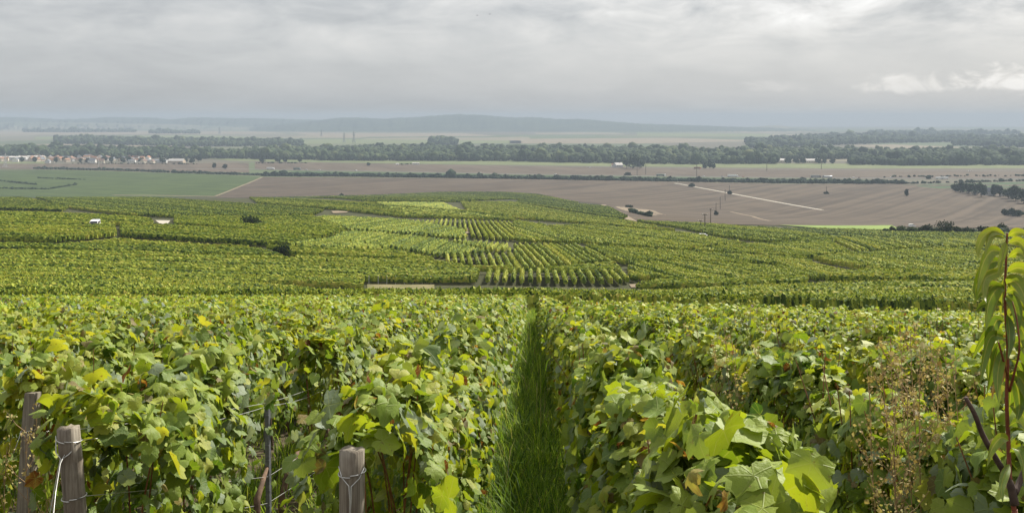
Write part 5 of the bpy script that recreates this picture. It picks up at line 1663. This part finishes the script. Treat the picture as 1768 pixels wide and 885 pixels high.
MB().tube(smooth_path([sp3(1752, 850), sp3(1762, 828, 0.02), sp3(1775, 790, 0.04), sp3(1790, 740, 0.05)], 10), [0.007, 0.007, 0.006, 0.006, 0.006, 0.005, 0.005, 0.004, 0.004, 0.003, 0.003], 8).build('side_branch', m_deadw, sap, smooth=True)
MB().tube(smooth_path([sp3(1743, 675), sp3(1752, 640, -0.03), sp3(1760, 605, -0.05), sp3(1757, 560, -0.05), sp3(1748, 520, -0.04)], 10), [0.003, 0.003, 0.0025, 0.002, 0.002, 0.002, 0.0018, 0.0016, 0.0015, 0.0012, 0.001], 6).build('side_branch', m_twig, sap, smooth=True)
MB().tube(smooth_path([sp3(1741, 655), sp3(1732, 620, -0.03), sp3(1724, 590, -0.05)], 6), [0.003, 0.003, 0.0025, 0.0025, 0.002, 0.002, 0.0015], 6).build('side_branch', m_twig, sap, smooth=True)

LV, LF, LC, LU = [], [], [], []
nb = 0
pr = np.random.default_rng(4)
def peach_leaf(pts, width, tone, roll):
    """one long folded leaf along a path (points relative to the sapling)"""
    global nb
    path = smooth_path(pts, 16)
    n = len(path)
    V = []; U = []
    for i, p in enumerate(path):
        t_ = i / (n - 1)
        d = (path[min(i + 1, n - 1)] - path[max(i - 1, 0)]).normalized()
        side_ = d.cross(Vector((math.sin(roll), -math.cos(roll), 0.25))).normalized()
        nrm = side_.cross(d).normalized()
        prof = 0.07 if t_ < 0.08 else math.sin(math.pi * min(1, ((t_ - 0.06) / 0.94)) ** 0.72) ** 1.05
        w_ = width * 0.5 * max(prof, 0.02)
        wob = 0.10 * math.sin(9 * t_ + roll * 3) * w_
        for k in (-1, -0.5, 0, 0.5, 1):
            V.append(tuple(p + side_ * w_ * k + nrm * (abs(k) * w_ * 0.42 + (wob if k else 0) * abs(k))))
            U.append((k, t_, roll))
    fs = []
    for i in range(n - 1):
        for k in range(4):
            a = nb + i * 5 + k
            fs.append((a, a + 1, a + 6, a + 5))
    LV.append(np.array(V)); LU.append(np.array(U)); LF.append(np.array(fs)); LC.append(np.clip(tone + pr.normal(0, 0.015, len(fs)), 0, 1)); nb += len(V)
PL = [  # photo pixels along each leaf, width in photo pixels, tone
    ([(1738, 408), (1718, 399), (1698, 408), (1688, 430), (1690, 447)], 17, 0.78), ([(1737, 412), (1714, 405), (1704, 422), (1700, 442)], 13, 0.66), ([(1740, 408), (1752, 401), (1768, 404), (1782, 418)], 15, 0.75),
    ([(1740, 420), (1756, 416), (1770, 428), (1780, 450)], 16, 0.76), ([(1736, 415), (1733, 432), (1727, 455), (1724, 480)], 12, 0.70), ([(1737, 440), (1715, 432), (1700, 448), (1690, 480), (1688, 505)], 22, 0.62),
    ([(1736, 452), (1712, 452), (1696, 470), (1684, 500), (1686, 520)], 22, 0.50), ([(1737, 458), (1722, 470), (1702, 480), (1697, 508), (1703, 523)], 18, 0.70), ([(1740, 445), (1758, 436), (1775, 452), (1782, 480)], 18, 0.70),
    ([(1736, 498), (1712, 492), (1692, 504), (1680, 525)], 17, 0.56), ([(1737, 500), (1722, 498), (1708, 520), (1703, 548), (1702, 572)], 25, 0.50), ([(1735, 525), (1712, 522), (1695, 526), (1684, 537)], 13, 0.42),
    ([(1736, 490), (1752, 486), (1766, 505), (1774, 540)], 26, 0.62), ([(1738, 470), (1757, 462), (1778, 470), (1795, 495)], 20, 0.72), ([(1738, 540), (1742, 565), (1743, 590), (1740, 620)], 20, 0.18),
    ([(1736, 555), (1722, 552), (1712, 575), (1708, 600), (1712, 622)], 20, 0.36), ([(1737, 580), (1714, 568), (1693, 590), (1678, 622)], 15, 0.50), ([(1737, 585), (1712, 580), (1698, 620), (1692, 664)], 20, 0.45),
    ([(1736, 590), (1722, 600), (1712, 640), (1703, 680)], 22, 0.42), ([(1735, 600), (1726, 625), (1722, 660), (1726, 700)], 18, 0.50), ([(1738, 610), (1730, 650), (1716, 668), (1712, 690)], 9, 0.97),
    ([(1740, 560), (1757, 545), (1772, 560), (1784, 590)], 20, 0.55), ([(1740, 600), (1760, 590), (1772, 620), (1775, 660)], 24, 0.48), ([(1742, 640), (1745, 670), (1743, 700), (1738, 724)], 18, 0.45),
    ([(1746, 620), (1764, 640), (1768, 680), (1762, 720)], 20, 0.52), ([(1740, 640), (1755, 665), (1760, 700), (1754, 730)], 22, 0.36), ([(1735, 510), (1748, 520), (1756, 545), (1757, 580)], 22, 0.50),
    ([(1750, 530), (1762, 525), (1778, 540), (1788, 570)], 18, 0.66), ([(1757, 560), (1768, 575), (1776, 610), (1774, 640)], 20, 0.6), ([(1724, 590), (1712, 605), (1706, 640), (1709, 668)], 18, 0.4), ([(1733, 480), (1729, 500), (1726, 520), (1728, 545)], 11, 0.8),
    ([(1738, 505), (1752, 500), (1770, 520), (1778, 560)], 22, 0.66),
    ([(1742, 655), (1760, 650), (1775, 680), (1780, 720)], 24, 0.55), ([(1750, 600), (1765, 600), (1780, 630), (1786, 670)], 24, 0.6), ([(1742, 700), (1758, 705), (1772, 730), (1778, 765)], 22, 0.6),
    ([(1742, 735), (1757, 728), (1772, 745), (1782, 780)], 20, 0.5), ([(1742, 760), (1728, 755), (1712, 775), (1704, 805)], 18, 0.6), ([(1743, 780), (1756, 775), (1766, 800), (1768, 835)], 20, 0.45),
    ([(1744, 800), (1735, 815), (1729, 840), (1731, 868)], 16, 0.5), ([(1737, 545), (1752, 535), (1772, 545), (1790, 575)], 18, 0.7)]
for i, (pp, wd, tn) in enumerate(PL):
    dz = pr.normal(0, 0.03)
    pts = [sp3(x, y, dz * k / (len(pp) - 1) - 0.012 * k) for k, (x, y) in enumerate(pp)]
    peach_leaf(pts, 1.0 * wd / F * SD, min(tn + 0.02, 0.80) if tn < 0.9 else tn, pr.normal(0, 0.3))
mesh_np('foliage', np.concatenate(LV), np.concatenate(LF), m_peach, sap, c=np.concatenate(LC), uv=np.concatenate(LU), smooth=True)


# ------------------------------------------------------------------ birds
def bird(px, py, d, rz, label):
    o = empty('bird', px3(px, py, d), rz); tag(o, label, 'bird', 'birds in the sky')
    MB().tube([(-0.16, 0, 0), (-0.08, 0, 0.01), (0.04, 0, 0.015), (0.13, 0, 0.01), (0.17, 0, 0)], [0.008, 0.035, 0.05, 0.03, 0.006], 8).build('body', m_dark, o, smooth=True)
    for s in (-1, 1):
        b = MB()
        b.add([(0.07, s * 0.03, 0.02), (-0.06, s * 0.03, 0.02), (-0.05, s * 0.2, 0.09), (0.08, s * 0.2, 0.09), (-0.09, s * 0.4, 0.05), (0.0, s * 0.4, 0.05),
               (0.07, s * 0.03, 0.008), (-0.06, s * 0.03, 0.008), (-0.05, s * 0.2, 0.078), (0.08, s * 0.2, 0.078), (-0.09, s * 0.4, 0.042), (0.0, s * 0.4, 0.042)],
              [(0, 1, 2, 3), (3, 2, 4, 5), (9, 8, 7, 6), (11, 10, 8, 9), (0, 3, 9, 6), (3, 5, 11, 9), (5, 4, 10, 11), (4, 2, 8, 10), (2, 1, 7, 8), (1, 0, 6, 7)])
        b.build('wing', m_dark, o)
bird(824, 27, 230, R(30), 'dark bird in the upper sky, first of a pair')
bird(846, 25, 240, R(200), 'dark bird in the upper sky, second of a pair')


# thin stakes along the pale grass strip, and the pale board between the short rows
for i, px in enumerate([637, 653, 668, 683, 698, 713, 729, 744]):
    p = ground(px, 490.5)
    o = empty('metal_stake', p); tag(o, f"{ordinal(i)} of the eight thin stakes behind the pale grass strip, from the village side", 'stake', 'stakes behind the pale grass strip')
    MB().box(-0.035, -0.035, -0.2, 0.035, 0.035, 1.35).build('profile', MW['pale grey'], o)
    MB().box(-0.05, -0.045, 1.0, 0.05, -0.036, 1.06).build('hook', m_stake, o)
sheet('pale_strip', [(962, 480.5), (992, 481.5), (992, 484), (962, 483)], m_chalk, 0.12, 6)
